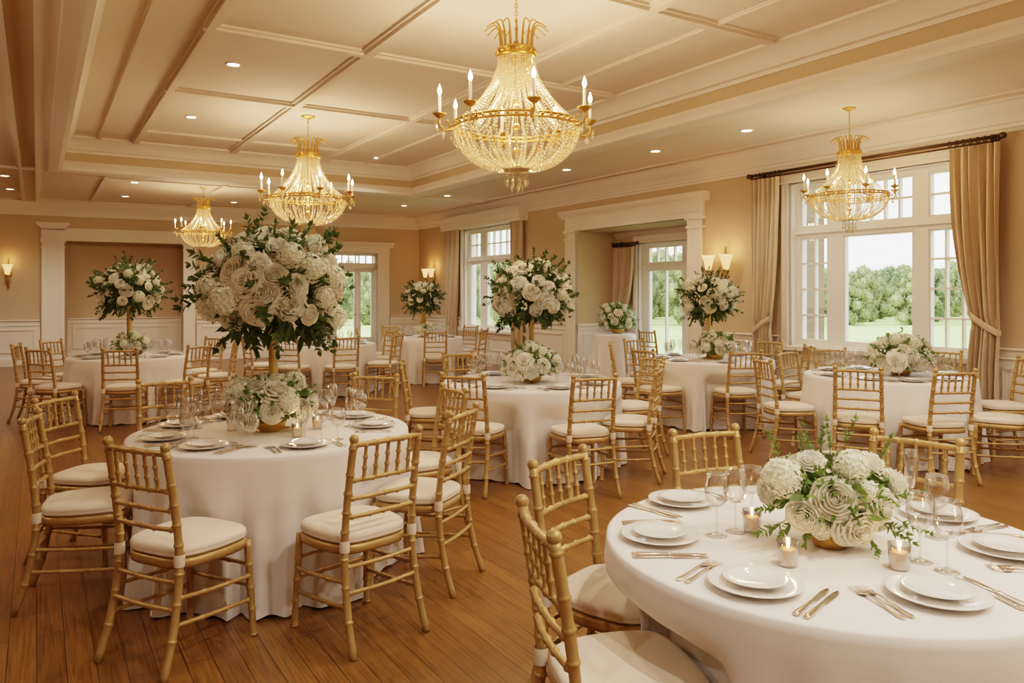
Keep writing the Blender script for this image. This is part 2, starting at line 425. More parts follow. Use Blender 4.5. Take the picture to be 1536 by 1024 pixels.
mb.prism([(0,3.02),(-.20,3.02),(-.20,3.07),(-.215,3.08),(-.215,3.2),(-.26,3.25),(-.30,3.27),(-.30,3.31),(0,3.31)], xa, xb)
S('trim_18', mb, WHITE, RW)
casing('trim_19', RW, w2[0], w2[1], w2[3], .10, .10, .13, z0=w2[2], cornice=False)
casing('trim_20', AW, w3[0], w3[1], w3[3], .08, .08, .14, z0=w3[2], cornice=False)
mb = MB()
for w, fr in ((w1,RW),(w2,RW)):
    mb.box(w[0]-.16, w[1]+.16, -.10, .05, w[2]-.055, w[2])
S('trim_21', mb, WHITE, RW)
mb = MB(); mb.prism([(0,2.68),(-.10,2.68),(-.09,2.64),(-.05,2.60),(-.03,2.58),(0,2.56)], al[0], al[1]); S('trim_22', mb, WHITE, AW)

# windows
def window(name, fr, w, cols, tz, munt, y=.10):
    """cols: (x0,x1) lights as pixel columns or metres; tz: (bar bottom, bar top); munt: per light (nx, nz, tnx, tnz)"""
    x0, x1, z0, z1 = w
    root = put(name, None, None, **fr.kw()); root['kind'] = 'structure'
    mb = MB(); d0, d1 = y, y+.09
    # reveal lining
    mb.box(x0, x0+.02, 0, .3, z0, z1); mb.box(x1-.02, x1, 0, .3, z0, z1); mb.box(x0, x1, 0, .3, z1-.02, z1); mb.box(x0, x1, 0, .3, z0, z0+.02)
    zb, zt = z0+.07, z1-.07
    mb.box(x0, x1, d0, d1, z0, zb); mb.box(x0, x1, d0, d1, zt, z1)
    edges = [x0]+[e for c in cols for e in c]+[x1]
    for a, b in zip(edges[0::2], edges[1::2]): mb.box(a, b, d0, d1, zb, zt)
    for a, b in cols: mb.box(a, b, d0, d1, tz[0], tz[1])
    mb.box(x0, x1, d0-.04, d0, (tz[0]+tz[1])/2-.02, (tz[0]+tz[1])/2+.02)
    put('window_frame', mb.mesh('window_frame', WINW, False), root)
    mm = MB(); r = .011
    for (a, b), (nx, nz, tx, tn) in zip(cols, munt):
        for n, m, q0, q1 in ((nx,nz,zb,tz[0]),(tx,tn,tz[1],zt)):
            for i in range(1,n): x = a+(b-a)*i/n; mm.box(x-r, x+r, d0+.02, d1-.01, q0, q1)
            for i in range(1,m): z = q0+(q1-q0)*i/m; mm.box(a, b, d0+.02, d1-.01, z-r, z+r)
            s = .02
            for bx in ((a,a+s,q0,q1),(b-s,b,q0,q1),(a,b,q0,q0+s),(a,b,q1-s,q1)): mm.box(bx[0],bx[1],d0+.015,d1-.005,bx[2],bx[3])
            g = MB(); g.box(a, b, y+.05, y+.055, q0, q1); put('pane', g.mesh('pane', PANE, False), root)
    put('muntin', mm.mesh('muntin', WINW, False), root)
    return root
X = RW.x
window('window_1', RW, w1, [(X(700),X(715)),(X(724),X(762)),(X(768.5),X(780))], (2.22,2.36), [(1,1,2,2),(1,1,4,2),(1,1,2,2)])
window('window_2', RW, w2, [(X(1193),X(1234)),(X(1257),X(1362)),(X(1385),X(1462))], (2.26,2.40), [(2,4,2,1),(1,1,5,2),(3,4,2,2)])
a = AW.x
window('window_3', AW, w3, [(a(966),a(1017)),(a(1025),a(1025)+.55)], (1.96,2.08), [(2,1,4,1),(1,1,2,1)])

# glazed double door in the back wall
root = put('door_1', None, None, **BW.kw()); root['kind'] = 'structure'
mb = MB(); x0, x1 = dr[0], dr[1]; zt = 2.55; zm = 2.16
for q in ((x0,x0+.05,0,zt),(x1-.05,x1,0,zt),(x0,x1,zt-.06,zt),(x0,x1,zm,zm+.14)): mb.box(q[0],q[1],.05,.28,q[2],q[3])
put('door_frame', mb.mesh('door_frame', WINW, False), root)
mid = BW.x(538)
for k, (a0, b0, h) in enumerate(((x0+.05, mid-.005, 1), (mid+.005, x1-.05, -1))):
    d = MB(); st = .08
    for q in ((a0,a0+st,.02,zm),(b0-st,b0,.02,zm),(a0,b0,.02,.42),(a0,b0,zm-.09,zm)): d.box(q[0],q[1],.12,.17,q[2],q[3])
    d.box(a0+st+.05,b0-st-.05,.11,.12,.1,.34)
    do = put('door_leaf', d.mesh('door_leaf', WINW, False), root)
    g = MB(); g.box(a0+st, b0-st, .14, .146, .42, zm-.09); put('pane', g.mesh('pane', PANE, False), do)
    hd = MB(); xx = b0-.04 if h > 0 else a0+.04; hd.tube([(xx,.12,1.0),(xx,.07,1.0),(xx-h*.10,.07,1.0)], .010, 8); put('door_handle', hd.mesh('door_handle', GOLD), do)
    t = MB()
    n = 3 if k == 0 else 2
    for i in range(n+1):
        x = a0+.04+(b0-a0-.08)*i/n; t.box(x-.012, x+.012, .12, .17, zm+.14, zt-.06)
    put('muntin', t.mesh('muntin', WINW, False), root)
    g = MB(); g.box(a0, b0, .14, .146, zm+.14, zt-.06); put('pane', g.mesh('pane', PANE, False), root)

# ------------------------------------------------------------------ outside
mb = MB(); mb.add([(-220,-40,-2.0),(260,-40,-2.0),(260,400,-2.0),(-220,400,-2.0)], [(0,1,2,3)])
S('lawn', mb, LAWN, smooth=False)
def canopy_mesh(i):
    rng = random.Random(40+i); mb = MB(); lobes = []
    for k in range(64):
        z = rng.uniform(.0,1); w = sin(pi*min(1,max(.10,(z*.80+.16))))**.55
        a = rng.uniform(0,2*pi); r = .36*w*sqrt(rng.random())
        c = Vector((r*cos(a), r*sin(a), z*.80+.09)); rad = rng.uniform(.08,.135); lobes.append((c,rad))
        mb.ball(c, rad*.86, 9, 6)
    for k in range(7000):
        c, rad = lobes[k%64]; z = rng.uniform(-1,1); a = rng.uniform(0,2*pi); q = sqrt(1-z*z); d = Vector((q*cos(a), q*sin(a), z))
        p = c+d*rad*rng.uniform(.80,1.24); u = Vector((rng.gauss(0,1),rng.gauss(0,1),rng.gauss(0,1))).normalized(); v = u.cross(Vector((rng.gauss(0,1),rng.gauss(0,1),rng.gauss(0,1)))).normalized(); e = rng.uniform(.008,.017)
        mb.add([p-u*e-v*e*.7, p+u*e-v*e*.5, p+u*e*.8+v*e, p-u*e*.7+v*e*.8], [(0,1,2,3)])
    return mb.mesh('canopy', TREES[i], False)
def trunk_mesh():
    mb = MB(); mb.tube([(0,0,0),(.01,0,.2),(0,.01,.45)], [.035,.026,.015], 8); return mb.mesh('trunk', BARK)
kinds = ['leafy mid-green tree', 'dense dark green tree', 'pale yellow-green tree']
def tree(px, Y, hgt, i, wfac, where, grp, base=-2.0):
    x = (px-CX)/F*Y
    t = thing('tree', '%s in the tree line beyond %s' % (kinds[i], where), 'tree', (x, Y, base), random.uniform(0,6), '%ss beyond %s' % (kinds[i], where))
    put('canopy', shared(('can',i), lambda: canopy_mesh(i)), t, sc=(hgt*wfac,hgt*wfac,hgt))
    put('trunk', shared('trk', trunk_mesh), t, sc=hgt)
def trees(x0, x1, n, where, tops, rows=(86,96,106,116,126)):
    rng = random.Random(n)
    for k in range(n):
        px = x0+(x1-x0)*(k+.5)/n; Y = rows[k%5]; top = tops[k%len(tops)]+rng.uniform(-4,4)
        hgt = (HY-top)*Y/F+HC+2.0; tree(px, Y, hgt, (0,1,0,2,1,0,2)[k%7], min(1.2, 6.0/hgt), where, '')
trees(1160, 1505, 17, 'the big window', (392,402,372,404,412,404,398,406,400,396,404,398,400))
trees(935, 1070, 8, 'the alcove window', (372,384,378))
trees(668, 800, 8, 'the far window', (388,396,392))
trees(472, 590, 7, 'the glazed door', (394,402,398))
# stone pier just outside the big window
mb = MB(); q = RW.x(1205)
mb.box(-.34,.34,-.3,.3,-2.0,2.9); mb.box(-.37,.37,-.33,.33,2.9,3.1); mb.box(-.38,.38,-.34,.34,-2.0,-1.6)
OW = Frame(RW.pt(0,1.15), RW.a); p = OW.pt(OW.x(1217)-.34, 0)
tag(obj('stone_pier', mb, STONE, None, (p[0],p[1],0), (0,0,RW.a), smooth=False), 'pale stone block pier standing outside the big window', 'pillar')

# ------------------------------------------------------------------ curtains
def curtain(fr, top, tie, bot, zt, ztie, label, grp, y=-.15, tieb=True, side=1):
    root = thing('curtain', label, 'curtain', (fr.o[0],fr.o[1],0), fr.a, grp)
    nx, nz = 150, 60; mb = MB(); vs = []; L = top[1]-top[0]; npl = max(4, round(L/.078)); rng = random.Random(int(abs(top[0])*100))
    ph = [rng.uniform(-.5,.5) for _ in range(npl+2)]
    def lerp(a,b,t): return a+(b-a)*t
    for j in range(nz+1):
        z = zt + (.02-zt)*j/nz
        if z > ztie: t = (zt-z)/(zt-ztie); e = t**2.4 ; l = lerp(top[0],tie[0],e); r = lerp(top[1],tie[1],e)
        else: t = min(1,(ztie-z)/.55); t = t*t*(3-2*t); l = lerp(tie[0],bot[0],t); r = lerp(tie[1],bot[1],t)
        comp = (r-l)/L
        for i in range(nx+1):
            s = i/nx; k = s*npl
            wv = sin(2*pi*k + ph[int(k)]*.6*sin(pi*(k%1)))
            amp = .046*(.6+.4*min(1,(1-j/nz)*8)) + .02*(1-comp)
            if abs(z-ztie) < .06 and tieb: amp *= .45
            vs.append((l+(r-l)*s + .012*sin(k*4.3+z*2), y + amp*wv - .05*(1-comp)*sin(pi*s), z))
    fs = [(j*(nx+1)+i, j*(nx+1)+i+1, (j+1)*(nx+1)+i+1, (j+1)*(nx+1)+i) for j in range(nz) for i in range(nx)]
    mb.add(vs, fs); put('curtain_panel', mb.mesh('curtain_panel', LINEN), root)
    if tieb:
        tb = MB(); a, b = tie; m = (a+b)/2; hw = (b-a)/2+.008; vs = []; n = 40
        for k in range(n):
            w = 2*pi*k/n
            dz = .10*cos(w)*side
            for h, o in ((-.036,0),(-.02,.009),(.02,.009),(.036,0)): vs.append((m+(hw+o)*cos(w), y-.012+(.07+o*.7)*sin(w), ztie+dz+h))
        fs = [(k*4+q, ((k+1)%n)*4+q, ((k+1)%n)*4+q+1, k*4+q+1) for k in range(n) for q in range(3)]
        tb.add(vs, fs); put('tieback', tb.mesh('tieback', LINEN), root)
    return root
def rod(fr, x0, x1, z, label, y=-.15, rings=()):
    root = thing('curtain_rod', label, 'curtain rod', (fr.o[0],fr.o[1],0), fr.a)
    m = MB(); m.tube([(x0,y,z),(x1,y,z)], .017, 10); m.tube([(x0,y,z-.045),(x1,y,z-.045)], .009, 8); put('pole', m.mesh('pole', DARKM), root)
    for x, d in ((x0,-1),(x1,1)):
        m = MB(); m.ball((x+d*.03,y,z), .035); m.lathe([(.0,0),(.028,.0),(.03,.015),(.018,.03),(.0,.03)], 10, Matrix.Translation((x,y,z)) @ Matrix.Rotation(pi/2,4,'Y')); put('finial', m.mesh('finial', DARKM), root)
        m = MB(); m.tube([(x-d*.12,y,z),(x-d*.12,-.003,z)], .012, 8); m.box(x-d*.12-.02,x-d*.12+.02,-.012,-.002,z-.05,z+.05); put('bracket', m.mesh('bracket', DARKM), root)
    def rg():
        m = MB(); m.tube([(0,.03*cos(2*pi*k/12),.03*sin(2*pi*k/12)) for k in range(13)], .006, 6, False); return m.mesh('curtain_ring', DARKM)
    for x in rings: put('curtain_ring', shared('ring', rg), root, (x,y,z-.008))
    return root
zr = 3.14
l2 = (X(1139), X(1180)); r2 = (X(1436), X(1511))
curtain(RW, l2, (X(1142),X(1168)), (X(1143),X(1172)), zr-.062, 1.10, 'beige linen curtain tied back at the alcove side of the big window', None, side=1)
curtain(RW, r2, (X(1468),X(1511)), (X(1462),X(1508)), zr-.062, 1.22, 'beige linen curtain tied back at the near side of the big window', None, side=-1)
rod(RW, X(1137), X(1511), zr, 'dark bronze curtain rod above the big window', rings=[l2[0]+(l2[1]-l2[0])*k/7 for k in range(8)]+[r2[0]+(r2[1]-r2[0])*k/7 for k in range(8)])
curtain(RW, (X(674),X(694)), (X(676),X(690)), (X(676),X(690)), 3.03, .9, 'beige curtain hanging at the corner side of the far window', None, y=-.10, tieb=False)
curtain(RW, (X(771.5),X(790)), (X(774),X(790)), (X(774),X(790)), 3.03, .9, 'beige curtain hanging at the alcove side of the far window', None, y=-.10, tieb=False)
a3 = (AW.x(926), AW.x(957))
curtain(AW, a3, (AW.x(928),AW.x(942)), (AW.x(928),AW.x(944)), 2.385, .95, 'beige linen curtain drawn to one side of the alcove window', None, y=-.11)
rod(AW, AW.x(927), AW.x(961), 2.46, 'thin curtain rod above the alcove window', y=-.11, rings=[a3[0]+(a3[1]-a3[0])*k/6 for k in range(7)])

# ------------------------------------------------------------------ lights
def spot(x, y, z, power, size=2.4, col=(1,.88,.755), blend=.7, rad=.05):
    l = bpy.data.lights.new('downlight_or_fill_lamp','SPOT'); l.energy = power; l.spot_size = size; l.spot_blend = blend; l.color = col; l.shadow_soft_size = rad
    o = bpy.data.objects.new('downlight_or_fill_lamp', l); C.objects.link(o); o.location = (x,y,z); return o
def point(x, y, z, power, col=(1,.66,.41), rad=.06):
    l = bpy.data.lights.new('glow_lamp','POINT'); l.energy = power; l.color = col; l.shadow_soft_size = rad
    o = bpy.data.objects.new('glow_lamp', l); C.objects.link(o); o.location = (x,y,z); return o
def dl_trim():
    m = MB(); m.lathe([(.085,0),(.085,-.008),(.078,-.014),(.066,-.012),(.062,0)], 24); return m.mesh('trim_ring', WHITE)
def dl_lens():
    m = MB(); m.lathe([(.063,-.004),(.05,-.006),(0,-.007)], 24); return m.mesh('lens', LENS)
def downlight(x, y, z, label, power, vis=True):  # when not visible, only an added fill spot is placed
    if vis:
        t = thing('recessed_downlight', label, 'downlight', (x,y,z), 0, 'recessed ceiling downlights')
        put('trim_ring', shared('dlt', dl_trim), t); put('lens', shared('dll', dl_lens), t)
    spot(x, y, z-.03, power)
P_DL = 52
for (px,py,z,lab) in ((350,96,HT,'round recessed downlight in the tray ceiling, nearest in view'),(287,175,HT,'round recessed downlight in the tray ceiling, second from the near one'),(566,236,HT,'round recessed downlight at the far right corner of the tray ceiling'),
    (202,273,H,'small downlight in the far ceiling strip, nearer of the left pair'),(188,294,H,'small downlight in the far ceiling strip, farther of the left pair'),(351,303,H,'small downlight in the far ceiling strip beside the far chandelier'),
    (7,263,H,'small downlight left of the long ceiling beam, nearer one'),(15,283,H,'small downlight left of the long ceiling beam, farther one'),
    (606,308,H,'small downlight in the right ceiling strip above the far corner'),(671,293,H,'small downlight in the right ceiling strip before the far window'),(850,254,H,'small downlight in the right ceiling strip before the alcove'),(983,226,H,'downlight in the right ceiling strip, second from the nearest'),(1120,195,H,'downlight in the right ceiling strip, nearest in view')):
    x, y = at(px, py, z); downlight(x, y, z, lab, P_DL if z == HT or px < 640 else 30)
for v, u, z, p in ((1.9,4.2,HT,60),(4.3,3.2,HT,70),  # fill spots added out of view, without fixtures, mostly to light camera-facing sides
        (2.0,.5,HT,110),(5.2,1.6,HT,110),(1.0,-1.0,HT,100),(3.6,-1.4,HT,130),(5.6,-.8,HT,110),(7.4,1.0,H,80),(-1.6,.6,H,60)):
    x, y = W(v,u); downlight(x, y, z, '', p, False)

# ------------------------------------------------------------------ chandeliers
def ch_parts():
    P = {}
    def up(t):      # t 0 at crown, 1 at ring: concave sweep
        r = .145+(.50-.145)*(t**1.9); z = .57-(.57-.015)*t; return r, z
    def low(t):
        a = t*pi/2; r = .515*cos(a)**.85*(1-.2*t)+.10*t; return max(r,.10), -.02-.33*sin(a)
    m = MB()
    n = 30
    for i in range(n+1):
        r, z = up(i/n); m.octa((r,0,z), .0115, .0115)
    P['up'] = m.mesh('crystal_strand', CRYSTAL, False)
    m = MB()
    for i in range(25):
        t = i/24; r, z = up(t); m.octa((r*.72+.0,0,z-.02-.05*sin(pi*t)), .012, .015)
    P['up2'] = m.mesh('crystal_strand', CRYSTAL, False)
    m = MB()
    for i in range(21):
        r, z = low(i/20); m.octa((r,0,z), .0138, .014)
    P['low'] = m.mesh('crystal_strand', CRYSTAL, False)
    m = MB()
    for i in range(17):
        r, z = low(i/16); m.octa((r*.86,0,z+.03), .012, .014)
    P['low2'] = m.mesh('crystal_strand', CRYSTAL, False)
    m = MB()
    for q in (.0, .035): m.tube([(.512*cos(2*pi*k/64), .512*sin(2*pi*k/64), q-.02) for k in range(65)], .011, 8, False)
    for k in range(48): m.ball((.515*cos(2*pi*k/48), .515*sin(2*pi*k/48), -.002), .014, 6, 4)
    P['ring'] = m.mesh('main_ring', GOLD)
    m = MB(); m.lathe([(.14,.555),(.155,.56),(.16,.58),(.15,.60),(.165,.615),(.16,.63),(.14,.63)], 28)
    for k in range(16):
        w = 2*pi*k/16; m.ball((.16*cos(w),.16*sin(w),.598), .016, 6, 5)
    P['crown'] = m.mesh('crown_ring', GOLD)
    m = MB()
    pts = [(.125+.03*t+.10*t**3, 0, .62+.21*sin(t*2.25)) for t in [i/13 for i in range(14)]]
    m.tube(pts, [.011-.007*i/13 for i in range(14)], 6); m.ball(pts[-1], .008, 6, 5)
    P['plume'] = m.mesh('plume', GOLD)
    m = MB()
    pts = [(.51,0,-.02),(.55,0,-.05),(.59,0,-.055),(.625,0,-.03),(.635,0,.01),(.63,0,.045)]
    m.tube(pts, [.012,.010,.010,.011,.010,.012], 8); m.tube([(.55,0,-.05),(.545,0,.0),(.565,0,.03),(.585,0,.01)], .006, 6)
    P['arm'] = m.mesh('arm', GOLD)
    m = MB(); m.lathe([(.012,.04),(.03,.05),(.055,.07),(.06,.078),(.05,.074),(.02,.06),(.014,.085),(.017,.09),(.0,.09)], 12, Matrix.Translation((.63,0,0))); P['cup'] = m.mesh('drip_cup', GOLD)
    m = MB(); m.lathe([(.013,.08),(.013,.225),(.010,.228),(0,.228)], 10, Matrix.Translation((.63,0,0))); P['candle'] = m.mesh('candle_sleeve', CANDLEW)
    m = MB(); m.lathe([(.004,.226),(.013,.24),(.018,.258),(.014,.278),(.006,.30),(.0,.318)], 10, Matrix.Translation((.63,0,0))); P['bulb'] = m.mesh('flame_bulb', BULB)
    m = MB()
    for (x, y, z) in ((.60,.02,-.085),(.60,-.02,-.095),(.65,.0,-.05),(.66,.02,-.02)):
        m.octa((x,y,z+.03), .007); m.octa((x,y,z-.005), .013, .028)
    P['drop'] = m.mesh('crystal_drop', CRYSTAL, False)
    m = MB(); m.lathe([(.0,-.35),(.085,-.352),(.115,-.345),(.12,-.335),(.11,-.325),(.0,-.325)], 24); P['bring'] = m.mesh('bottom_ring', GOLD)
    m = MB(); z0 = -.36
    for i in range(4): m.octa((.095-.012*i*.4,0,z0-.02*i), .009)
    m.octa((.09,0,z0-.10), .013, .034); P['tassel'] = m.mesh('crystal_drop', CRYSTAL, False)
    m = MB()
    for i in range(5): m.octa((.045,0,z0-.022*i), .010)
    m.octa((.045,0,z0-.145), .015, .04); P['tassel2'] = m.mesh('crystal_drop', CRYSTAL, False)
    m = MB(); m.tube([(0,0,-.33),(0,0,.62)], .012, 8); m.lathe([(.0,.72),(.02,.70),(.028,.66),(.02,.62),(.03,.6),(.0,.58)], 10); m.tube([(0,0,.62),(0,0,.80)], .008, 8)
    for z in (.2,.0,-.2): m.ball((0,0,z), .03, 8, 6)
    P['stem'] = m.mesh('centre_stem', GOLD)
    m = MB()
    for k in range(16):
        w = 2*pi*k/16
        pts = [(low(t)[0]*.985*cos(w), low(t)[0]*.985*sin(w), low(t)[1]) for t in [i/8 for i in range(9)]]; m.tube(pts, .0035, 5, False)
    P['cage'] = m.mesh('bowl_frame', GOLD)
    m = MB(); m.lathe([(.0,-.05),(.03,-.045),(.055,-.025),(.09,-.015),(.095,0),(0,0)], 24); P['canopy'] = m.mesh('ceiling_canopy', GOLD)
    return P
def link_mesh():
    m = MB(); m.tube([(.011*cos(2*pi*k/10),0,.021*sin(2*pi*k/10)) for k in range(11)], .0035, 5, False); return m.mesh('chain_link', GOLD)
def chandelier(x, y, z, zc, s, label, power, rot=0):
    P = shared('chand', ch_parts); t = thing('crystal_chandelier', label, 'chandelier', (x,y,z), rot, 'crystal chandeliers', s)
    for k in ('ring','crown','bring','stem','cage'): put(P[k].name.split('.')[0], P[k], t)
    N = 40
    for k in range(N):
        w = 2*pi*k/N; put('crystal_strand', P['up'], t, rot=(0,0,w)); put('crystal_strand', P['low'], t, rot=(0,0,w))
        if k % 2 == 0: put('crystal_strand', P['up2'], t, rot=(0,0,w+.12)); put('crystal_strand', P['low2'], t, rot=(0,0,w+.12))
    for k in range(16): put('plume', P['plume'], t, rot=(0,0,2*pi*k/16))
    for k in range(10): put('crystal_drop', P['tassel'], t, rot=(0,0,2*pi*k/10))
    for k in range(5): put('crystal_drop', P['tassel2'], t, rot=(0,0,2*pi*k/5))
    for k in range(8):
        w = 2*pi*k/8+.2
        a = put('arm', P['arm'], t, rot=(0,0,w)); put('drip_cup', P['cup'], a); put('candle_sleeve', P['candle'], a); put('flame_bulb', P['bulb'], a); put('crystal_drop', P['drop'], a)
    L = (zc-z)/s; put('ceiling_canopy', P['canopy'], t, (0,0,L))
    n = max(1, int((L-.83)/.034)); st = (L-.05-.80)/n
    ch = MB()
    lm = shared('link', link_mesh)
    for i in range(n+1):
        M = Matrix.Translation((0,0,.80+st*i)) @ Matrix.Rotation((i%2)*pi/2,4,'Z')
        ch.add([v.co for v in lm.vertices], [tuple(p.vertices) for p in lm.polygons], M)
    put('chain', ch.mesh('chain', GOLD), t)
    point(x, y, z+.12*s, power*.34, rad=.08*s); point(x, y, z-.12*s, power*.13, rad=.07*s)
    for k in range(4):
        w = 2*pi*k/4+.6+rot; point(x+.63*s*cos(w), y+.63*s*sin(w), z+.37*s, power*.12, rad=.03)
chandelier(.036, 6.28, 2.895, HT, 1.0, 'large crystal chandelier hanging nearest, at the top centre of the room', 95)
chandelier(-2.84, 10.68, 2.85, HT, 1.0, 'large crystal chandelier above the table with the biggest tall bouquet', 95, .3)
x, y = at(305,281,H); chandelier(x, y, 2.66, H, .76, 'small crystal chandelier hanging in front of the back wall recess', 36, .1)
x, y = at(1274,162,H); chandelier(x, y, 2.565, H, .74, 'small crystal chandelier hanging in front of the big window', 24, .5)
# fill lamps added out of view, without fixtures, for the room and left ceiling
for v, u in ((3.3,.2),(-2.3,5.5),(-2.5,10)):
    x, y = W(v,u); point(x, y, 2.9, 40, rad=.25)

# ------------------------------------------------------------------ wall sconces
def sconce(fr, px, py, arms, label):
    x = fr.x(px); z = fr.z(px, py); t = thing('wall_sconce', label, 'wall lamp', (*fr.pt(x,0), z), fr.a, None, 1.3)
    m = MB(); m.lathe([(.0,.02),(.04,.02),(.05,.0),(.0,.0)], 14, Matrix.Rotation(pi/2,4,'X') @ Matrix.Scale(1,4))
    m.tube([(0,-.012,-.22),(0,-.02,-.1),(0,-.015,0),(0,-.02,.12),(0,-.012,.26)], [.006,.016,.02,.014,.004], 8); m.ball((0,-.015,-.20), .018, 8, 6); m.ball((0,-.015,.25), .014, 8, 6)
    put('backplate', m.mesh('backplate', GOLD), t)
    for k in range(arms):
        sx = (k-(arms-1)/2)*.26 if arms > 1 else 0
        m = MB(); m.tube([(0,-.02,-.10),(sx*.35,-.09,-.16),(sx*.8,-.13,-.13),(sx,-.14,-.06),(sx,-.14,-.02)], [.010,.009,.008,.008,.011], 8); m.lathe([(.0,-.03),(.03,-.02),(.04,-.005),(.03,.0),(.0,.0)], 12, Matrix.Translation((sx,-.14,0)))
        put('arm', m.mesh('arm', GOLD), t)
        m = MB(); m.lathe([(.0,.005),(.025,.0),(.035,.02),(.045,.07),(.062,.13),(.078,.165),(.072,.165),(.05,.10),(.03,.03),(.0,.02)], 16, Matrix.Translation((sx,-.14,0))); put('shade', m.mesh('shade', SHADE), t)
        q = fr.pt(x+sx*1.3, -.18); point(q[0], q[1], z+.30, 1.1, (1,.55,.22), .04)
sconce(BW, 13, 412, 1, 'brass wall sconce with one lit shade, on the beige wall at far left')
sconce(RW, 652, 416, 2, 'brass wall sconce with lit shades near the far corner')
sconce(RW, 1089, 405, 2, 'brass two-arm wall sconce with lit shades between alcove and big window')

# ------------------------------------------------------------------ chairs
def bamboo(pts, r, nodes=None, n=8, step=.02, bump=.0045, seedv=0):
    """a rod along a polyline with bamboo knuckles at the given fractions"""
    P = [Vector(p) for p in pts]; L = [0]
    for a, b in zip(P, P[1:]): L.append(L[-1]+(b-a).length)
    tot = L[-1]; nodes = nodes or []
    s = sorted({i/ max(3,int(tot/.05)) for i in range(max(3,int(tot/.05))+1)} | {max(0,min(1,q+d/tot)) for q in nodes for d in (-.010,-.005,0,.005,.010)})
    out, rad = [], []
    for t in s:
        d = t*tot; i = 0
        while i < len(L)-2 and L[i+1] < d: i += 1
        f = (d-L[i])/max(1e-9, L[i+1]-L[i])
        # catmull-rom for a smooth bend
        p0, p1, p2, p3 = P[max(0,i-1)], P[i], P[i+1], P[min(len(P)-1,i+2)]
        q = .5*((2*p1)+(p2-p0)*f+(2*p0-5*p1+4*p2-p3)*f*f+(3*p1-p0-3*p2+p3)*f**3)
        out.append(q)
        k = max([exp(-((t-c)*tot/.0055)**2) for c in nodes] or [0]); rad.append(r*(1+.04*sin(d*40+seedv))+bump*k)
    m = MB(); m.tube(out, rad, n); return m
def chair_parts():
    P = {}
    for sx, key in ((-1,'L'),(1,'R')):
        pts = [(sx*.195,-.290,0),(sx*.188,-.240,.15),(sx*.182,-.208,.32),(sx*.179,-.198,.46),(sx*.177,-.212,.62),(sx*.174,-.236,.78),(sx*.172,-.258,.905)]
        m = bamboo(pts, .0165, [.16,.31,.44,.57,.66,.75,.84,.955], 10); m.ball((sx*.172,-.259,.915), .021, 10, 7); P['post'+key] = m.mesh('back_post', GOLDCHAIR)
        pts = [(sx*.198,.185,0),(sx*.192,.180,.16),(sx*.187,.172,.30),(sx*.184,.165,.43)]
        P['leg'+key] = bamboo(pts, .0155, [.02,.28,.5,.74], 10).mesh('leg', GOLDCHAIR)
        m = MB(); m.lathe([(.0205,.425),(.0215,.43),(.0215,.47),(.0205,.475)], 12, Matrix.Translation((sx*.1795,-.1985,0))); P['tie'+key] = m.mesh('cushion_tie', CUSH)
        for k, (z0, z1) in enumerate(((.30,.27),(.195,.165))):
            P['side%s%d' % (key,k)] = bamboo([(sx*.184,-.215-(.02 if k else 0),z0),(sx*.19,-.02,(z0+z1)/2-.004),(sx*.193,.176,z1)], .0095, [.08,.36,.64,.92], 8, bump=.004).mesh('stretcher', GOLDCHAIR)
    def seat_outline(grow, n=56):
        o = []
        for k in range(n):
            w = 2*pi*k/n; c, s = cos(w), sin(w); e = .52
            x = abs(c)**e*(1 if c >= 0 else -1); y = abs(s)**e*(1 if s >= 0 else -1)
            hw = (.203 if y > 0 else .203-.026*abs(y)) ; o.append((x*max(.006,hw+grow), y*max(.006,.195+grow)))
        return o
    m = MB(); vs = []; prof = [(-.012,.40),(.002,.402),(.006,.42),(.004,.438),(-.006,.442),(-.05,.442),(-.05,.40)]
    n = 56
    for g, z in prof:
        vs += [(x,y,z) for x,y in seat_outline(g, n)]
    q = len(prof); fs = [(i*n+k, i*n+(k+1)%n, ((i+1)%q)*n+(k+1)%n, ((i+1)%q)*n+k) for i in range(q) for k in range(n)]
    m.add(vs, fs); P['frame'] = m.mesh('seat_frame', GOLDCHAIR)
    m = MB(); vs = []; prof = [(-.03,.443),(-.004,.444),(.007,.452),(.009,.458),(.0065,.462),(.009,.468),(.008,.478),(.0,.488),(-.02,.494),(-.06,.499),(-.12,.503),(-.17,.5045),(-.1945,.505)]
    for g, z in prof: vs += [(x*.985,y*.985,z) for x,y in seat_outline(g, n)]
    q = len(prof); fs = [(i*n+k, i*n+(k+1)%n, (i+1)*n+(k+1)%n, (i+1)*n+k) for i in range(q-1) for k in range(n)]+[tuple((q-1)*n+k for k in range(n)), tuple(range(n-1,-1,-1))]
    m.add(vs, fs); P['cushion'] = m.mesh('cushion', CUSH)
    def py(z): return -.198-(z-.46)*.135 if z > .46 else -.2
    def rail(z, r, nodes, bow=.012, drop=0): 
        y = py(z); return bamboo([(-.173,y,z-drop),(-.08,y-bow,z),(0,y-bow*1.25,z+.002),(.08,y-bow,z),(.173,y,z-drop)], r, nodes, 9, bump=.004)
    P['top'] = rail(.890,.0125,[.06,.28,.5,.72,.94]).mesh('top_rail', GOLDCHAIR)
    for i, z in enumerate((.735,.655,.575)): P['rail%d' % i] = rail(z,.0100,[.07,.3,.5,.7,.93]).mesh('back_rail', GOLDCHAIR)
    for i in range(5):
        x = -.116+.058*i; y = py(.735)-.012; y2 = py(.89)-.012
        P['sp%d' % i] = bamboo([(x,y,.735),(x*1.0,(y+y2)/2,.81),(x,y2,.89)], .0078, [.06,.34,.62,.94], 8, bump=.0045, seedv=i).mesh('spindle', GOLDCHAIR)
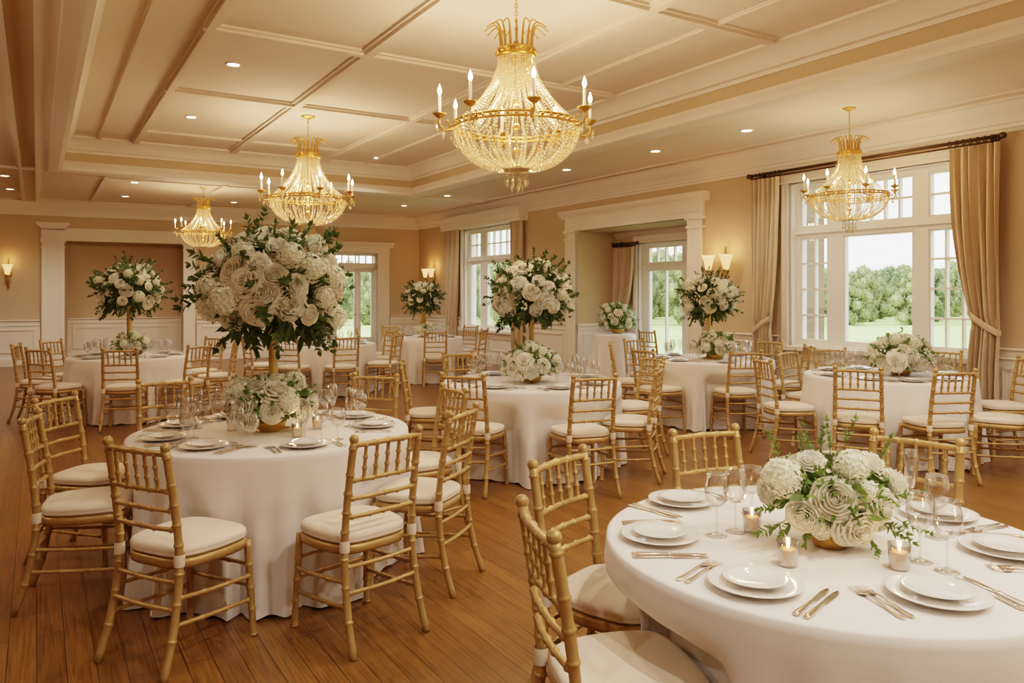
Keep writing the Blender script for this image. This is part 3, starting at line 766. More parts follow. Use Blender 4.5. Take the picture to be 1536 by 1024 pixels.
    P['front'] = bamboo([(-.192,.178,.225),(0,.182,.220),(.192,.178,.225)], .0095, [.08,.36,.64,.92], 8, bump=.004).mesh('stretcher', GOLDCHAIR)
    P['front2'] = bamboo([(-.188,.172,.32),(0,.178,.318),(.188,.172,.32)], .0095, [.08,.36,.64,.92], 8, bump=.004).mesh('stretcher', GOLDCHAIR)
    P['back'] = bamboo([(-.185,-.222,.255),(0,-.228,.25),(.185,-.222,.255)], .0095, [.08,.36,.64,.92], 8, bump=.004).mesh('stretcher', GOLDCHAIR)
    P['back2'] = bamboo([(-.181,-.205,.36),(0,-.209,.356),(.181,-.205,.36)], .0095, [.08,.36,.64,.92], 8, bump=.004).mesh('stretcher', GOLDCHAIR)
    return P
def chair(x, y, fx, fy, label, group, z=0):
    P = shared('chair', chair_parts)
    t = thing('banquet_chair', label, 'chair', (x,y,z), atan2(fy,fx)-pi/2, group)
    for k, me in P.items(): put(me.name.split('.')[0], me, t)
    return t

# ------------------------------------------------------------------ tables and cloths
def smooth(t): t = max(0,min(1,t)); return t*t*(3-2*t)
def cloth(x, y, R, h, chairs, seed, label, hem=.006, nf=18):
    rng = random.Random(seed); n = 240
    ph = [rng.uniform(0,2*pi) for _ in range(5)]
    rows = [(0,0,0)]
    prof = [(.0,h),(.3,h),(.6,h),(.85,h),(.97,h),(1-.008/R,h-.001),(1,h-.006)]
    vs = []
    for f, z in prof:
        for k in range(n):
            w = 2*pi*k/n; vs.append((max(1e-4,R*f)*cos(w), max(1e-4,R*f)*sin(w), z))
    m = 30
    for j in range(1, m+1):
        t = j/m; z = h-.006-(h-.006-hem)*t
        for k in range(n):
            w = 2*pi*k/n
            fold = 1.0*(2*abs(sin(.5*(nf*w+ph[0]+1.5*sin(3*w+ph[1]))))**.8-1.1)+.45*sin((nf*2-5)*w+ph[2]+sin(4*w+ph[4]))+.45*sin(7*w+ph[3])
            amp = .055*smooth(t*1.15)*(.35+.65*t)
            r = R + .006*min(1,t*12) + .045*t**1.3 + amp*fold
            px, py = r*cos(w), r*sin(w)
            zz = z
            if z < h-.02:
                for (cx, cy, fx, fy) in chairs:
                    dx, dy = px-(cx-x), py-(cy-y); yl = dx*fx+dy*fy; xl = dx*fy-dy*fx
                    if abs(xl) < .34 and -.6 < yl < .225:
                        pen = .225-yl; k2 = 1-smooth((abs(xl)-.225)/.115); kz = 1 if z < .515 else 1-smooth((z-.515)/.15)
                        px += fx*pen*k2*kz; py += fy*pen*k2*kz
            if j == m: zz = hem + .012*max(0, sin(nf*w+ph[0]))
            vs.append((px, py, zz))
    rowsn = len(prof)+m
    fs = [(i*n+k, (i+1)*n+k, (i+1)*n+(k+1)%n, i*n+(k+1)%n) for i in range(rowsn-1) for k in range(n)]
    mb = MB(); mb.add(vs, fs)
    o = obj('tablecloth', mb, CLOTH, None, (x,y,0), smooth=True)
    return tag(o, label, 'tablecloth', 'white floor-length round tablecloths')
def table(x, y, R, h, label):
    t = thing('round_table', label, 'table', (x,y,0), 0, 'round tables under white cloths')
    m = MB(); m.lathe([(0,h-.04),(R*.9,h-.04),(R-.02,h-.035),(R-.012,h-.012),(R-.02,h-.006),(0,h-.006)], 64); put('tabletop', m.mesh('tabletop', BARK), t)
    m = MB(); m.lathe([(0,h-.05),(.12,h-.05),(.05,h-.1),(.045,.3),(.06,.1),(.06,.03),(0,.03)], 24); put('pedestal', m.mesh('pedestal', BARK), t)
    m = MB(); r = min(.3, R*.45); m.lathe([(0,.05),(.08,.045),(r-.02,.02),(r,.012),(r,.001),(0,.001)], 32); put('base', m.mesh('base', BARK), t)

T = {  # name: (x, y, R, h, phrase, cloth seed)
 'T1': (1.0, 2.43, .695, .75, 'right foreground table', 1),
 'T2': (-1.37, 4.40, .765, .75, 'left foreground table', 2),
 'T3': (.175, 6.85, .79, .75, 'centre table', 3),
 'T4': (2.36, 9.2, .75, .75, 'table before the alcove', 4),
 'T5': (3.60, 7.35, .75, .75, 'table by the big window', 5),
 'T6': (-4.79, 9.6, .70, .75, 'far left table', 6),
 'T7': (-2.9, 12.0, .75, .75, 'table before the glazed door', 7),
 'T8': (-1.58, 13.6, .70, .76, 'far corner table', 8),
}
# chairs: table, side, seat centre, facing (None = to the table)
CH = [
 ('T1','near-left',.32,2.16,(.97,.22)),('T1','left',.385,2.74,(.80,-.60)),('T1','far-left',.97,3.21,(.40,-.91)),('T1','far-right',1.54,3.10,(-.72,-.69)),
 ('T2','near',-1.42,3.36,(.44,.90)),('T2','near-right',-.73,3.54,(-.71,.70)),('T2','right',-.50,4.14,(-.94,.34)),('T2','far-right',-.60,4.86,None),
 ('T2','near-left',-2.17,3.93,(.93,.36)),('T2','left',-2.45,4.52,(.99,-.1)),('T2','far-left',-2.30,5.22,(.6,-.8)),('T2','far',-1.09,5.52,(-.25,-.97)),
 ('T3','near-left',-.29,6.05,(.33,.94)),('T3','near-right',.53,5.95,(-.33,.94)),('T3','right',.97,6.42,(-.95,.30)),('T3','far-right',1.13,7.30,None),('T3','left',-.72,6.85,(.99,.05)),('T3','far-left',-.42,7.75,None),
 ('T4','near-left',1.66,8.60,(.85,.52)),('T4','left',1.46,9.32,None),('T4','far-left',1.78,10.08,None),('T4','near',2.44,8.38,(-.15,.98)),('T4','right',3.22,9.05,None),('T4','far-right',3.15,9.80,None),
 ('T5','near-left',2.96,6.55,(.42,.90)),('T5','near',3.50,6.36,(-.12,.99)),('T5','near-right',4.16,6.52,(-.8,.6)),('T5','right',4.66,7.30,None),('T5','left',2.60,7.22,None),('T5','far-left',3.10,7.97,None),('T5','far',3.56,8.30,None),('T5','far-right',4.45,8.08,None),
 ('T6','near-left',-5.20,8.78,(.3,.95)),('T6','near',-4.40,8.72,(-.25,.97)),('T6','left',-5.72,9.30,(.93,.3)),('T6','far-left',-5.78,9.98,(.97,-.2)),('T6','near-right',-3.95,9.22,(-.9,.4)),('T6','right',-3.85,9.95,(-.95,-.2)),('T6','far-right',-4.30,10.55,None),
 ('T7','near',-3.15,11.05,(.15,.98)),('T7','near-left',-3.72,11.42,None),('T7','near-right',-2.48,11.10,(-.55,.83)),('T7','right',-1.98,11.75,None),('T7','far-right',-2.2,12.62,None),('T7','far-left',-3.62,12.7,None),
 ('T8','left',-2.45,13.42,None),('T8','near-right',-1.28,12.72,(-.15,.99)),('T8','right',-.72,13.35,None),('T8','far-right',-.95,14.3,None),('T8','far-left',-2.15,14.35,None),
]
chairs_of = {k: [] for k in T}
for tn, side, x, y, f in CH:
    tx, ty = T[tn][0], T[tn][1]
    if f is None: f = (tx-x, ty-y)
    l = sqrt(f[0]**2+f[1]**2); f = (f[0]/l, f[1]/l)
    chairs_of[tn].append((side, x, y, f[0], f[1]))
    chair(x, y, f[0], f[1], 'gold chair with ivory cushion, %s side of the %s' % (side, T[tn][4]), 'gold chairs at the %s' % T[tn][4])
for k, (x, y, R, h, ph, sd) in T.items():
    table(x, y, R, h, 'round banquet table hidden beneath the white cloth of the %s' % ph)
    cloth(x, y, R, h, [c[1:] for c in chairs_of[k]], sd, 'white floor-length cloth draped over the round %s' % ph)
tx, ty = (921-CX)/F*13.6, 13.6
table(tx, ty, .37, .82, 'small round table under white cloth at the alcove opening')
cloth(tx, ty, .375, .82, [], 9, 'white cloth on the small round table at the alcove opening', nf=9)
chair(2.42, 12.75, .8, .6, 'gold bamboo-style chair standing alone by the alcove window', 'gold chairs in the alcove')

# ------------------------------------------------------------------ tableware
def lathe_mesh(name, prof, mat, n=40, sm='auto'):
    def f():
        m = MB(); m.lathe(prof, n); return m.mesh(name, mat, sm)
    return f
DIN = lathe_mesh('dinner_plate', [(0,.0),(.065,.0),(.07,.004),(.085,.008),(.122,.017),(.125,.019),(.122,.020),(.088,.0125),(.074,.008),(0,.007)], PORC, 48, True)
SAL = lathe_mesh('salad_plate', [(0,.0),(.045,.0),(.05,.003),(.06,.006),(.083,.014),(.0855,.016),(.083,.017),(.06,.0105),(.05,.0065),(0,.0058)], PORC, 48, True)
G = {  # bowl profile, stem profile, foot profile
 'wine_glass': ([(.004,.092),(.018,.097),(.031,.112),(.0385,.135),(.0385,.155),(.035,.178),(.031,.200),(.0302,.2008),(.0292,.2012),(.0288,.2)], [(.0038,.004),(.0033,.03),(.003,.06),(.0034,.085),(.006,.094)], [(.033,.0),(.034,.0015),(.02,.003),(.006,.006),(.0038,.012)]),
 'champagne_flute': ([(.004,.085),(.012,.092),(.021,.12),(.0245,.16),(.0245,.19),(.022,.222),(.0215,.2226),(.0206,.2229),(.0203,.2215)], [(.0036,.004),(.003,.03),(.003,.06),(.004,.087)], [(.030,.0),(.031,.0015),(.018,.003),(.006,.006),(.0036,.012)]),
 'water_goblet': ([(.005,.070),(.020,.074),(.034,.090),(.041,.115),(.041,.135),(.037,.165),(.0365,.166),(.0355,.1663),(.0352,.165)], [(.0045,.004),(.0038,.025),(.0045,.055),(.008,.072)], [(.035,.0),(.036,.0015),(.02,.003),(.007,.006),(.0045,.012)]),
}
def glass_single(k):
    def f():
        m = MB()
        for p in G[k]: m.lathe(p, 24)
        return m.mesh(k, GLASS)
    return f
def strip(m, prof, th, zoff=0):
    """prof: (y, halfwidth, z) -> a flat bar with rounded top"""
    vs = []; fs = []
    for y, w, z in prof: vs += [(-w,y,z),(w,y,z),(w*.7,y,z+th),(-w*.7,y,z+th)]
    for i in range(len(prof)-1):
        for k in range(4): fs.append((i*4+k, i*4+(k+1)%4, i*4+4+(k+1)%4, i*4+4+k))
    fs += [(3,2,1,0), tuple((len(prof)-1)*4+k for k in range(4))]
    m.add(vs, fs)
def fork_h():
    m = MB(); strip(m, [(-.105,.004,.001),(-.10,.0085,.001),(-.09,.0095,.001),(-.06,.006,.002),(-.02,.0038,.005),(.02,.0032,.007),(.035,.0045,.006)], .003); return m.mesh('handle', SILVER)
def fork_t():
    m = MB(); strip(m, [(.034,.0045,.006),(.042,.010,.005),(.052,.0125,.0035),(.058,.0125,.003)], .002)
    for i in range(4):
        x = -.0111+.0074*i; m.tube([(x,.056,.004),(x,.075,.0025),(x*.96,.098,.004)], [.0017,.0014,.0006], 6)
    return m.mesh('tines', SILVER)
def knife_h():
    m = MB(); strip(m, [(-.115,.004,.001),(-.11,.009,.001),(-.09,.0095,.001),(-.05,.0065,.001),(-.01,.005,.001),(-.005,.0062,.001)], .005); return m.mesh('handle', SILVER)
def knife_b():
    m = MB(); strip(m, [(-.005,.005,.001),(.005,.0085,.001),(.06,.0105,.001),(.085,.0098,.001),(.102,.006,.001),(.110,.001,.001)], .0016); return m.mesh('blade', SILVER)
def merge(*fs):
    m = MB()
    for f in fs:
        me = f(); m.add([v.co for v in me.vertices], [tuple(p.vertices) for p in me.polygons])
    return m.mesh('cutlery', SILVER)
def cutlery(kind, x, y, z, a, label, group, detail):
    hf, tf, tn = (fork_h, fork_t, 'tines') if kind == 'fork' else (knife_h, knife_b, 'blade')
    if detail:
        t = thing(kind, label, kind, (x,y,z), a, group); put('handle', shared(kind+'h', hf), t); put(tn, shared(kind+'t', tf), t)
    else:
        o = put(kind, shared(kind+'m', lambda: merge(hf, tf)), None, (x,y,z), (0,0,a)); tag(o, label, kind, group)
def glass(kind, x, y, z, label, group, detail):
    if detail:
        t = thing(kind, label, 'glass', (x,y,z), 0, group)
        for i, nm in enumerate(('bowl','stem','foot')): put(nm, shared((kind,nm), lambda i=i, nm=nm: lathe_mesh(nm, G[kind][i], GLASS, 28, True)()), t)
    else:
        o = put(kind, shared((kind,'one'), glass_single(kind)), None, (x,y,z)); tag(o, label, 'glass', group)
def setting(tn, side, ang, detail, rp=None, glasses=('wine_glass','champagne_flute','water_goblet'), nk=2, cut=True):
    x, y, R, h, ph, _ = T[tn]; z = h+.0008
    rp = rp or R-.175; ca, sa = cos(ang), sin(ang)
    def loc(r, s): return (x+ca*r-sa*s, y+sa*r+ca*s)           # s runs to the diner's left-hand... along +tangent
    where = 'at the %s place of the %s' % (side, ph); gp = 'on the %s' % ph
    rot = ang+pi/2                                              # local +y points to the table centre
    px, py = loc(rp, 0)
    tag(put('dinner_plate', shared('din', DIN), None, (px,py,z)), 'white dinner plate '+where, 'plate', 'dinner plates '+gp)
    tag(put('salad_plate', shared('sal', SAL), None, (px,py,z+.0135)), 'small plate on the dinner plate, %s place of the %s' % (side, ph), 'plate', 'small plates '+gp)
    # the diner faces the centre: left hand is -tangent direction seen from outside
    if cut:
        for i, nm in enumerate(('outer','inner')):
            q = loc(rp-.005, -(.150+.026*(1-i))); cutlery('fork', q[0], q[1], z, rot, '%s silver fork %s' % (nm, where), 'forks '+gp, detail)
        for i in range(nk):
            q = loc(rp-.005, .150+.026*i); cutlery('knife', q[0], q[1], z, rot, '%s silver knife %s' % (('inner','outer')[i], where), 'knives '+gp, detail)
    for k, g in enumerate(glasses):
        q = loc(rp-(.10,.145,.09)[k], (.118,.042,.204)[k] if R > .72 else (.098,.015,.184)[k]); glass(g, q[0], q[1], z, '%s %s' % (g.replace('_',' '), where), g.replace('_',' ')+'s '+gp, detail)

D = radians
for side, ang, rp in (('near-left',228,.53),('near-right',281,.475),('left',179,.53),('far-left',131,.56),('far-right',27,.55),('right',346,.50)):
    setting('T1', side, D(ang), True, rp, glasses=())
for i, (kind, px, py, lab) in enumerate((('wine_glass',1075,803,'leftmost wine glass left of the bouquet'),('wine_glass',1103,797,'middle glass of three left of the bouquet'),('water_goblet',1127,770,'rear goblet of three left of the bouquet'),
        ('champagne_flute',1366,768,'tall flute standing behind the bouquet'),('wine_glass',1405,806,'rear wine glass right of the bouquet'),('wine_glass',1421,857,'front wine glass right of the bouquet'),('wine_glass',1380,842,'wine glass just behind the right-hand candle'),('water_goblet',1345,790,'goblet half hidden by the bouquet'))):
    X_, Y_ = at(px, py, .75); 
    glass(kind, X_, Y_, .7508, '%s on the right foreground table' % lab, 'glasses on the right foreground table', True)
for side, ang, rp in (('near-left',251,.56),('near-right',303,.58),('right',8,.57),('left',170,.59),('far-right',48,.58),('far',92,.58),('far-left',132,.58),('left-front',212,.58)):
    setting('T2', side, D(ang), True, rp)
for tn in ('T3','T5','T4','T6','T7','T8'):
    x, y, R, h, ph, _ = T[tn]
    for side, cx, cy, fx, fy in chairs_of[tn]:
        setting(tn, side, atan2(cy-y, cx-x), False, None, cut=tn in ('T3','T5'), glasses=('wine_glass','champagne_flute','water_goblet') if tn in ('T3','T4','T5','T6') else ('wine_glass','water_goblet'))

# votive candles
def votive(x, y, z, label, glassy=True):
    t = None
    g = MB(); g.lathe([(.0,.001),(.024,.001),(.027,.004),(.031,.072),(.0305,.0725),(.0295,.072),(.0255,.008),(.0,.006)], 28)
    tag(obj('votive_holder', g, GLASS, None, (x,y,z), smooth=True), 'clear glass candle holder '+label, 'candle holder', 'votive candle holders')
    c = thing('votive_candle', 'lit votive candle '+label, 'candle', (x,y,z+.0085), 0, 'lit votive candles')
    m = MB(); m.lathe([(0,0),(.0235,0),(.0245,.004),(.0245,.038),(.021,.041),(.012,.039),(0,.038)], 24); put('wax', m.mesh('wax', WAX), c)
    m = MB(); m.lathe([(.002,.041),(.004,.046),(.005,.051),(.003,.058),(.0,.066)], 10); put('flame', m.mesh('flame', FLAME), c)
    point(x, y, z+.10, .14, (1,.55,.25), .01)
for px, py, lab in ((1182,848,'in front of the bouquet on the right foreground table'),(1128,797,'at the left edge of the bouquet, right foreground table'),(1349,853,'right of the bouquet on the right foreground table'),
    (348,646,'left of the low bouquet on the left foreground table'),(446,655,'in front of the low bouquet on the left foreground table'),(476,643,'right of the low bouquet on the left foreground table')):
    X_, Y_ = at(px, py, .75); votive(X_, Y_, .7508, lab)

# ------------------------------------------------------------------ flowers
def petal(m, M, w, h, curl, cup, nu=4, nv=4):
    vs = []
    for j in range(nv+1):
        t = j/nv; ww = w*(sin(pi*min(1,.12+t*.80))**.7)*(1 if t < .9 else .85)
        for i in range(nu+1):
            s = i/nu*2-1
            vs.append((s*ww, -cup*(1-s*s)*.0 - cup*s*s*-1*ww*.9 + curl*(t**2)*h, t*h*(1-.10*s*s*t)))
    fs = [(j*(nu+1)+i, j*(nu+1)+i+1, (j+1)*(nu+1)+i+1, (j+1)*(nu+1)+i) for j in range(nv) for i in range(nu)]
    m.add(vs, fs, M)
def cup_ring(m, rng, n, Rm, Rt, zt, zb, off, ruffle=.02, curl=.05, ov=.72, nu=6, nv=6):
    for k in range(n):
        a = off+2*pi*k/n+rng.uniform(-.1,.1); de = 2*pi/n*ov*rng.uniform(.92,1.08); sc = rng.uniform(.95,1.05); hz = zt+rng.uniform(-.04,.04); p1 = rng.uniform(0,6)
        vs = []
        for j in range(nv+1):
            t = j/nv
            for i in range(nu+1):
                q = i/nu*2-1
                r = .08+(Rm-.08)*sin(min(1,t/.6)*pi/2) if t <= .6 else Rm+(Rt-Rm)*(t-.6)/.4
                z = zb+(hz-zb)*(sin(t*pi/2)**.85)
                if t > .6: z -= (hz-zb)*.30*abs(q)**2.5*(t-.6)/.4
                if t > .75: r += curl*(t-.75)/.25*(1-.3*abs(q)); z -= curl*.5*((t-.75)/.25)**2
                r += .035*(i/nu-.5)*min(1,t*2)+ruffle*sin(q*5+p1)*t*t; z += ruffle*.7*sin(q*7+p1*2)*t*t
                w = a+q*de*(.35+.65*min(1,t*1.6)); r *= sc; vs.append((r*cos(w), r*sin(w), z))
        m.add(vs, [(j*(nu+1)+i, j*(nu+1)+i+1, (j+1)*(nu+1)+i+1, (j+1)*(nu+1)+i) for j in range(nv) for i in range(nu)])
def rose_mesh(seed, open_=1.0):
    """opens along +z, radius about 1"""
    rng = random.Random(seed); m = MB()
    for n, Rm, Rt, zt in ((2,.09,.06,.44),(3,.18,.14,.46),(4,.29,.26,.45),(4,.41,.41,.41),(5,.55,.58,.33),(5,.69,.77,.20),(6,.82,.95,.02),(6,.88,1.06,-.17)):
        cup_ring(m, rng, n, Rm, Rt*open_, zt, -.5, rng.uniform(0,6), .018, .055)
    m.ball((0,0,-.32), .5, 10, 6)
    return m.mesh('rose', PETAL)
def peony_mesh(seed):
    rng = random.Random(seed); m = MB()
    for n, Rm, Rt, zt in ((3,.14,.12,.56),(5,.28,.27,.56),(6,.42,.43,.51),(7,.57,.58,.43),(7,.73,.75,.28),(7,.87,.92,.08),(7,.93,1.02,-.16)):
        cup_ring(m, rng, n, Rm, Rt, zt, -.5, rng.uniform(0,6), .06, .04, .66)
    m.ball((0,0,-.25), .55, 10, 6)
    return m.mesh('peony', PEONY)
def hyd_mesh(seed):
    rng = random.Random(seed); m = MB()
    for k in range(120):
        z = 1-2*(k+.5)/120*.80; a = k*2.39996; r = sqrt(max(0,1-z*z)); n = Vector((r*cos(a), r*sin(a), z))
        M = Matrix.Translation(n*rng.uniform(.80,1.0)) @ n.to_track_quat('Z','Y').to_matrix().to_4x4() @ Matrix.Rotation(rng.uniform(0,6),4,'Z') @ Matrix.Rotation(rng.uniform(-.3,.3),4,'X')
        for q in range(4):
            Q = M @ Matrix.Rotation(q*pi/2,4,'Z'); s = .19
            m.add([(0,0,0),(s*.55,s*.45,.03),(s*1.0,0,.05),(s*.55,-s*.45,.03)], [(0,3,2,1)], Q)
    m.ball((0,0,0), .62, 12, 8)
    return m.mesh('hydrangea', HYD)
def bud_mesh(seed):
    rng = random.Random(seed); m = MB()
    for q in range(9):
        c = Vector((rng.uniform(-.75,.75), rng.uniform(-.75,.75), rng.uniform(-.2,.5)))
        for k in range(5):
            M = Matrix.Translation(c) @ Matrix.Rotation(2*pi*k/5,4,'Z') @ Matrix.Rotation(radians(rng.uniform(-55,-25)),4,'X')
            petal(m, M, .17, .30, .1, -.4, 2, 3)
        m.ball(c, .07, 6, 4)
    return m.mesh('blossom_spray', PEONY)
def leaf_shape(m, M, L, w, bend=.2):
    vs = []; pr = [(0,.05),(.2,.75),(.45,1),(.7,.75),(.9,.3),(1,.02)]
    for t, k in pr: vs += [(-w*k, L*t, .18*w*k-bend*L*t*t), (0, L*t, -bend*L*t*t), (w*k, L*t, .18*w*k-bend*L*t*t)]
    fs = []
    for i in range(len(pr)-1):
        for q in range(2): fs.append((i*3+q, i*3+q+1, i*3+q+4, i*3+q+3))
    m.add(vs, fs, M)
def sprig_mesh(seed, mat):
    """points along +z, length 1, paired leaves"""
    rng = random.Random(seed); m = MB(); pts = [(.10*t*t, .04*sin(t*3), t) for t in [i/8 for i in range(9)]]
    m.tube(pts, [.016-.011*i/8 for i in range(9)], 5)
    for i in range(2,9):
        for s in (-1,1,0):
            if s == 0 and i % 2: continue
            p = Vector(pts[i]); az = (pi/2*s if s else rng.choice((0,pi)))+rng.uniform(-.3,.3)+i*.4
            M = Matrix.Translation(p) @ Matrix.Rotation(az,4,'Z') @ Matrix.Rotation(radians(rng.uniform(35,60)),4,'X')
            leaf_shape(m, M, rng.uniform(.22,.34)*(1.1-.05*i), rng.uniform(.05,.075))
    M = Matrix.Translation(Vector(pts[-1])) @ Matrix.Rotation(radians(80),4,'X'); leaf_shape(m, M, .24, .055, 0)
    return m.mesh('leaf_sprig', mat)
def foliage_mesh(seed, R, sq, n, zmin, mat=LEAF, droop=.0):
    rng = random.Random(seed); m = MB(); m.lathe([(R*.64*sin(pi*i/9), -R*.64*sq*cos(pi*i/9)) for i in range(10)], 18)
    for k in range(n):
        z = rng.uniform(zmin,1); a = rng.uniform(0,2*pi); r = sqrt(max(0,1-z*z)); d = Vector((r*cos(a), r*sin(a), z))
        p = Vector((d.x*R, d.y*R, d.z*R*sq))*rng.uniform(.66,.93)
        q = (d+Vector((rng.uniform(-.7,.7),rng.uniform(-.7,.7),rng.uniform(-.7,.5)-droop))).normalized()
        M = Matrix.Translation(p) @ q.to_track_quat('Y','Z').to_matrix().to_4x4() @ Matrix.Rotation(rng.uniform(0,6),4,'Y')
        leaf_shape(m, M, rng.uniform(.17,.30)*R, rng.uniform(.035,.060)*R, rng.uniform(-.1,.3))
    return m.mesh('foliage', mat)
def flower_mesh(kind, i):
    return shared((kind,i), {'rose': lambda: rose_mesh(i, .9+.12*(i%3)), 'peony': lambda: peony_mesh(20+i), 'hydrangea': lambda: hyd_mesh(30+i), 'blossom_spray': lambda: bud_mesh(50+i)}[kind])
def place_dir(root, name, me, p, d, s, rng, par=None):
    q = Vector(d).to_track_quat('Z','Y').to_euler()
    o = put(name, me, root, p, (0,0,0), s); o.rotation_euler = (q.to_matrix() @ Matrix.Rotation(rng.uniform(0,6.28),3,'Z')).to_euler(); return o
def blossoms(root, rng, c, R, sq, n, zmin, size, mix=('rose','peony','hydrangea','blossom_spray','peony','rose')):
    for k in range(n):
        z = 1-(1-zmin)*(k+.5)/n; a = k*2.39996+rng.uniform(-.12,.12); r = sqrt(max(0,1-z*z)); d = Vector((r*cos(a), r*sin(a), z))
        kd = rng.choice(mix); s = size*rng.uniform(.72,1.18)*(.72 if kd == 'blossom_spray' else 1)
        p = Vector(c)+Vector((d.x*R, d.y*R, d.z*R*sq))*rng.uniform(.93,1.03)-d*s*.22
        dd = (d+Vector((rng.uniform(-.2,.2),rng.uniform(-.2,.2),rng.uniform(0,.25)))).normalized()
        place_dir(root, kd, flower_mesh(kd, rng.randrange(3)), p, dd, s, rng)
def sprigs(root, rng, c, R, sq, n, zr, L, mat=LEAF, key='d'):
    for k in range(n):
        z = rng.uniform(*zr); a = k*2.39996+rng.uniform(-.4,.4); r = sqrt(max(0,1-z*z)); d = Vector((r*cos(a), r*sin(a), z))
        p = Vector(c)+Vector((d.x*R, d.y*R, d.z*R*sq))*.72; dd = (d+Vector((rng.uniform(-.35,.35),rng.uniform(-.35,.35),rng.uniform(-.25,.25) if z > -.3 else -.5))).normalized()
        place_dir(root, 'leaf_sprig', shared(('sprig',key,k%4), lambda: sprig_mesh(60+k%4, mat)), p, dd, L*rng.uniform(.75,1.25), rng)
def tall(tn, R, zc, label, seed, n=58, size=None, colr=.026, x=None, y=None):
    tx, ty, _, h = T[tn][:4]; tx = x or tx; ty = y or ty; rng = random.Random(seed)
    t = thing('tall_floral_centrepiece', label, 'flower arrangement', (tx,ty,h+.0008), rng.uniform(0,6), 'tall flower balls on gold columns')
    zc -= h; size = size or R*.24
    m = MB(); m.lathe([(0,0),(.10,0),(.10,.008),(.085,.014),(.04,.02),(colr,.035),(colr,zc-R*.55),(colr*1.5,zc-R*.5),(colr*2.6,zc-R*.42),(0,zc-R*.42)], 28); put('column_stand', m.mesh('column_stand', COLGOLD), t)
    f = foliage_mesh(seed, R*.98, .86, 620, -.9, LEAF, .25); put('foliage', f, t, (0,0,zc))
    blossoms(t, rng, (0,0,zc), R*1.0, .90, n, -.50, size)
    sprigs(t, rng, (0,0,zc), R, .9, 34, (-.75,.2), R*.5); sprigs(t, rng, (0,0,zc), R, .9, 34, (.1,.98), R*.5, LEAF, 'e')
def low(tn, R, label, seed, n=26, dx=0, dy=0, hb=.0, size=None, sq=.72, zc=None, x=None, y=None, h=None):
    tx, ty, _, hh = T[tn][:4] if tn else (x, y, 0, h); rng = random.Random(seed); tx += dx; ty += dy; h = hh if tn else h
    t = thing('low_flower_bouquet', label, 'flower arrangement', (tx,ty,h+.0008), rng.uniform(0,6), 'low bouquets on the tables')
    zc = zc or R*sq*.62+.042; size = size or R*.30
    m = MB(); m.lathe([(0,0),(R*.26,0),(R*.28,.006),(R*.36,zc*.3),(R*.38,zc*.42),(0,zc*.42)], 28); put('bowl', m.mesh('bowl', GOLD), t)
    put('foliage', foliage_mesh(seed, R*.98, sq, 420, -.32, LEAFB, .0), t, (0,0,zc))
    blossoms(t, rng, (0,0,zc), R, sq, n, -.36, size)
    sprigs(t, rng, (0,0,zc), R, sq, 20, (-.2,.9), R*.42, LEAFB, 'f')
tall('T2', .385, 1.545, 'biggest tall ball of white roses and greenery on the left foreground table', 5, 66, .082)
tall('T3', .35, 1.51, 'tall ball of white flowers on a gold column, centre table', 6, 58, .074)
tall('T4', .31, 1.46, 'tall white flower ball before the sconce, table before the alcove', 7, 46, .070)
tall('T6', .38, 1.57, 'tall white flower ball before the recess, far left table', 8, 50, .070, .03)
tall('T8', .32, 1.44, 'small-looking tall flower ball in the far corner by the sconce', 9, 40, .068, .07)
low('T2', .235, 'low bouquet of white roses round the column, left foreground table', 15, 24, .0, -.045, size=.078)
low('T3', .245, 'low bouquet of white roses round the column, centre table', 16, 26, .0, -.13, size=.07)
low('T4', .235, 'low white bouquet in front of the column, table before the alcove', 17, 24, .06, -.14, size=.066)
low('T6', .205, 'low white bouquet in front of the column, far left table', 18, 22, .06, -.10, size=.062)
low('T8', .17, 'low white bouquet at the column foot, far corner table', 19, 18, .04, -.10, size=.06)
low('T5', .28, 'low round white bouquet on the table by the big window', 20, 30, .10, -.05, size=.078, sq=.75)
low(None, .31, 'tall dome of white roses on the small alcove table', 21, 34, size=.072, sq=1.0, x=tx+.06, y=ty, h=.82)
# the large foreground bouquet, its blossoms placed one by one
rng = random.Random(77)
bx, by = at(1245, 818, .75)
t = thing('foreground_bouquet', 'large bouquet of white roses and hydrangea in a gold bowl, right foreground table', 'flower arrangement', (bx,by,.7508), 0, None)
m = MB(); m.lathe([(0,0),(.045,0),(.05,.004),(.052,.01),(.066,.03),(.072,.055),(.070,.07),(.064,.075),(0,.07)], 36)
for k in range(14): 
    w = 2*pi*k/14; m.ball((.069*cos(w),.069*sin(w),.045), .011, 6, 5, 1.5)
put('bowl', m.mesh('bowl', GOLD), t)
bc = Vector((0,.02,.150)); RX, RZ = .20, .14
put('foliage', foliage_mesh(77, .178, .68, 420, -.35, LEAFB, .0), t, bc)
FG = [('rose',1228,731,31),('rose',1266,776,32),('peony',1186,763,24),('peony',1303,745,27),('hydrangea',1168,712,31),('peony',1211,685,20),('hydrangea',1262,692,27),('peony',1308,692,23),('peony',1345,722,24),('rose',1324,784,17),('hydrangea',1212,781,15),('blossom_spray',1240,700,16),('blossom_spray',1245,760,14),('rose',1284,679,11),('hydrangea',1276,722,16),('peony',1145,735,18)]
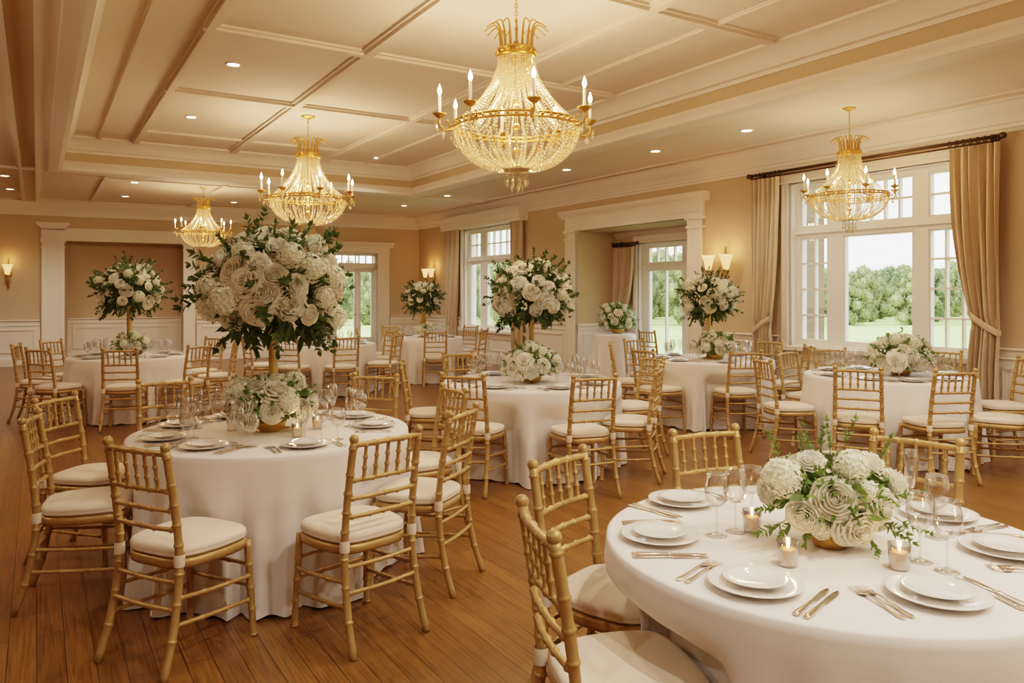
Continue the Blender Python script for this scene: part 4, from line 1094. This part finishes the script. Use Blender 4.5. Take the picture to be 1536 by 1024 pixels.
for k, (kd, px, py, rp) in enumerate(FG):
    sc_ = by/F; dx = (px-1245)*sc_; dz = (818-py)*sc_-bc.z+.0
    q = 1-(dx/RX)**2-(dz/RZ)**2; dy = -RX*.75*sqrt(max(.05,q))
    d = Vector((dx/RX, dy/(RX*.75)*.9, dz/RZ+.15)).normalized()
    place_dir(t, kd, flower_mesh(kd, k%3), bc+Vector((dx,dy,dz))-d*rp*sc_*.1, (d+Vector((0,-.25,0))).normalized(), rp*sc_*(1.0 if kd != 'rose' else 1.05), rng)
for k in range(16):
    a = pi*(k+.5)/16; z = (.05,.45,.8)[k%3]
    d = Vector((cos(a)*sqrt(1-z*z), sin(a)*sqrt(1-z*z), z)); kd = ('peony','hydrangea','rose')[k%3]
    place_dir(t, kd, flower_mesh(kd, k%3), bc+Vector((d.x*RX*.92, d.y*RX*.85, d.z*RZ))-d*.02, d, .048, rng)
for k, (px, py, dirx, dirz, L) in enumerate(((1165,665+20,-.5,1,.10),(1215,672,-.15,1,.09),(1232,668,.1,1,.10),(1275,662,.3,1,.10),(1335,690,.5,.9,.09),(1160,780,-1,-.45,.10),(1175,780,-.6,-.8,.09),(1200,784,-.3,-1,.08),(1290,782,.1,-1,.10),(1320,784,.5,-.8,.10),(1345,775,.9,-.5,.10),(1305,775,.7,-.2,.10),(1150,755,-1,.0,.08),(1330,740,.8,.2,.10),(1250,670,.0,1,.08),(1205,680,-.3,1,.07))):
    sc_ = by/F; p = bc+Vector(((px-1245)*sc_*.86, -.06 if py > 720 else .0, ((818-py)*sc_-bc.z)*.82))
    place_dir(t, 'leaf_sprig', shared(('sprig','g',k%4), lambda: sprig_mesh(80+k%4, LEAFB)), p, Vector((dirx,-.45 if py > 720 else 0,max(dirz,-.38))).normalized(), L, rng)

# ------------------------------------------------------------------ sky and render look
wd = bpy.data.worlds.new('overcast_sky'); scene.world = wd; wd.use_nodes = True
nt = wd.node_tree; bg = nt.nodes['Background']
tc = nt.nodes.new('ShaderNodeTexCoord'); sp = nt.nodes.new('ShaderNodeSeparateXYZ'); rp = nt.nodes.new('ShaderNodeValToRGB')
nt.links.new(tc.outputs['Generated'], sp.inputs[0]); nt.links.new(sp.outputs['Z'], rp.inputs[0]); nt.links.new(rp.outputs[0], bg.inputs[0])
rp.color_ramp.elements[0].color = (1,.98,.93,1); rp.color_ramp.elements[1].color = (.82,.9,1,1); rp.color_ramp.elements[1].position = .7
bg.inputs[1].default_value = 2.5
sl = bpy.data.lights.new('soft_sun','SUN'); sl.energy = 1.4; sl.angle = radians(25); sl.color = (1,.96,.88)
so = bpy.data.objects.new('soft_sun', sl); C.objects.link(so)
so.rotation_euler = Vector((.75,.5,-.9)).to_track_quat('-Z','Y').to_euler()

scene.view_settings.view_transform = 'Filmic'
scene.view_settings.look = 'Medium High Contrast'
scene.view_settings.exposure = 0.8
cy = scene.cycles
cy.use_denoising = True
cy.max_bounces = 8; cy.diffuse_bounces = 4; cy.glossy_bounces = 4; cy.transparent_max_bounces = 40
cy.sample_clamp_indirect = 4; cy.caustics_reflective = False; cy.caustics_refractive = False
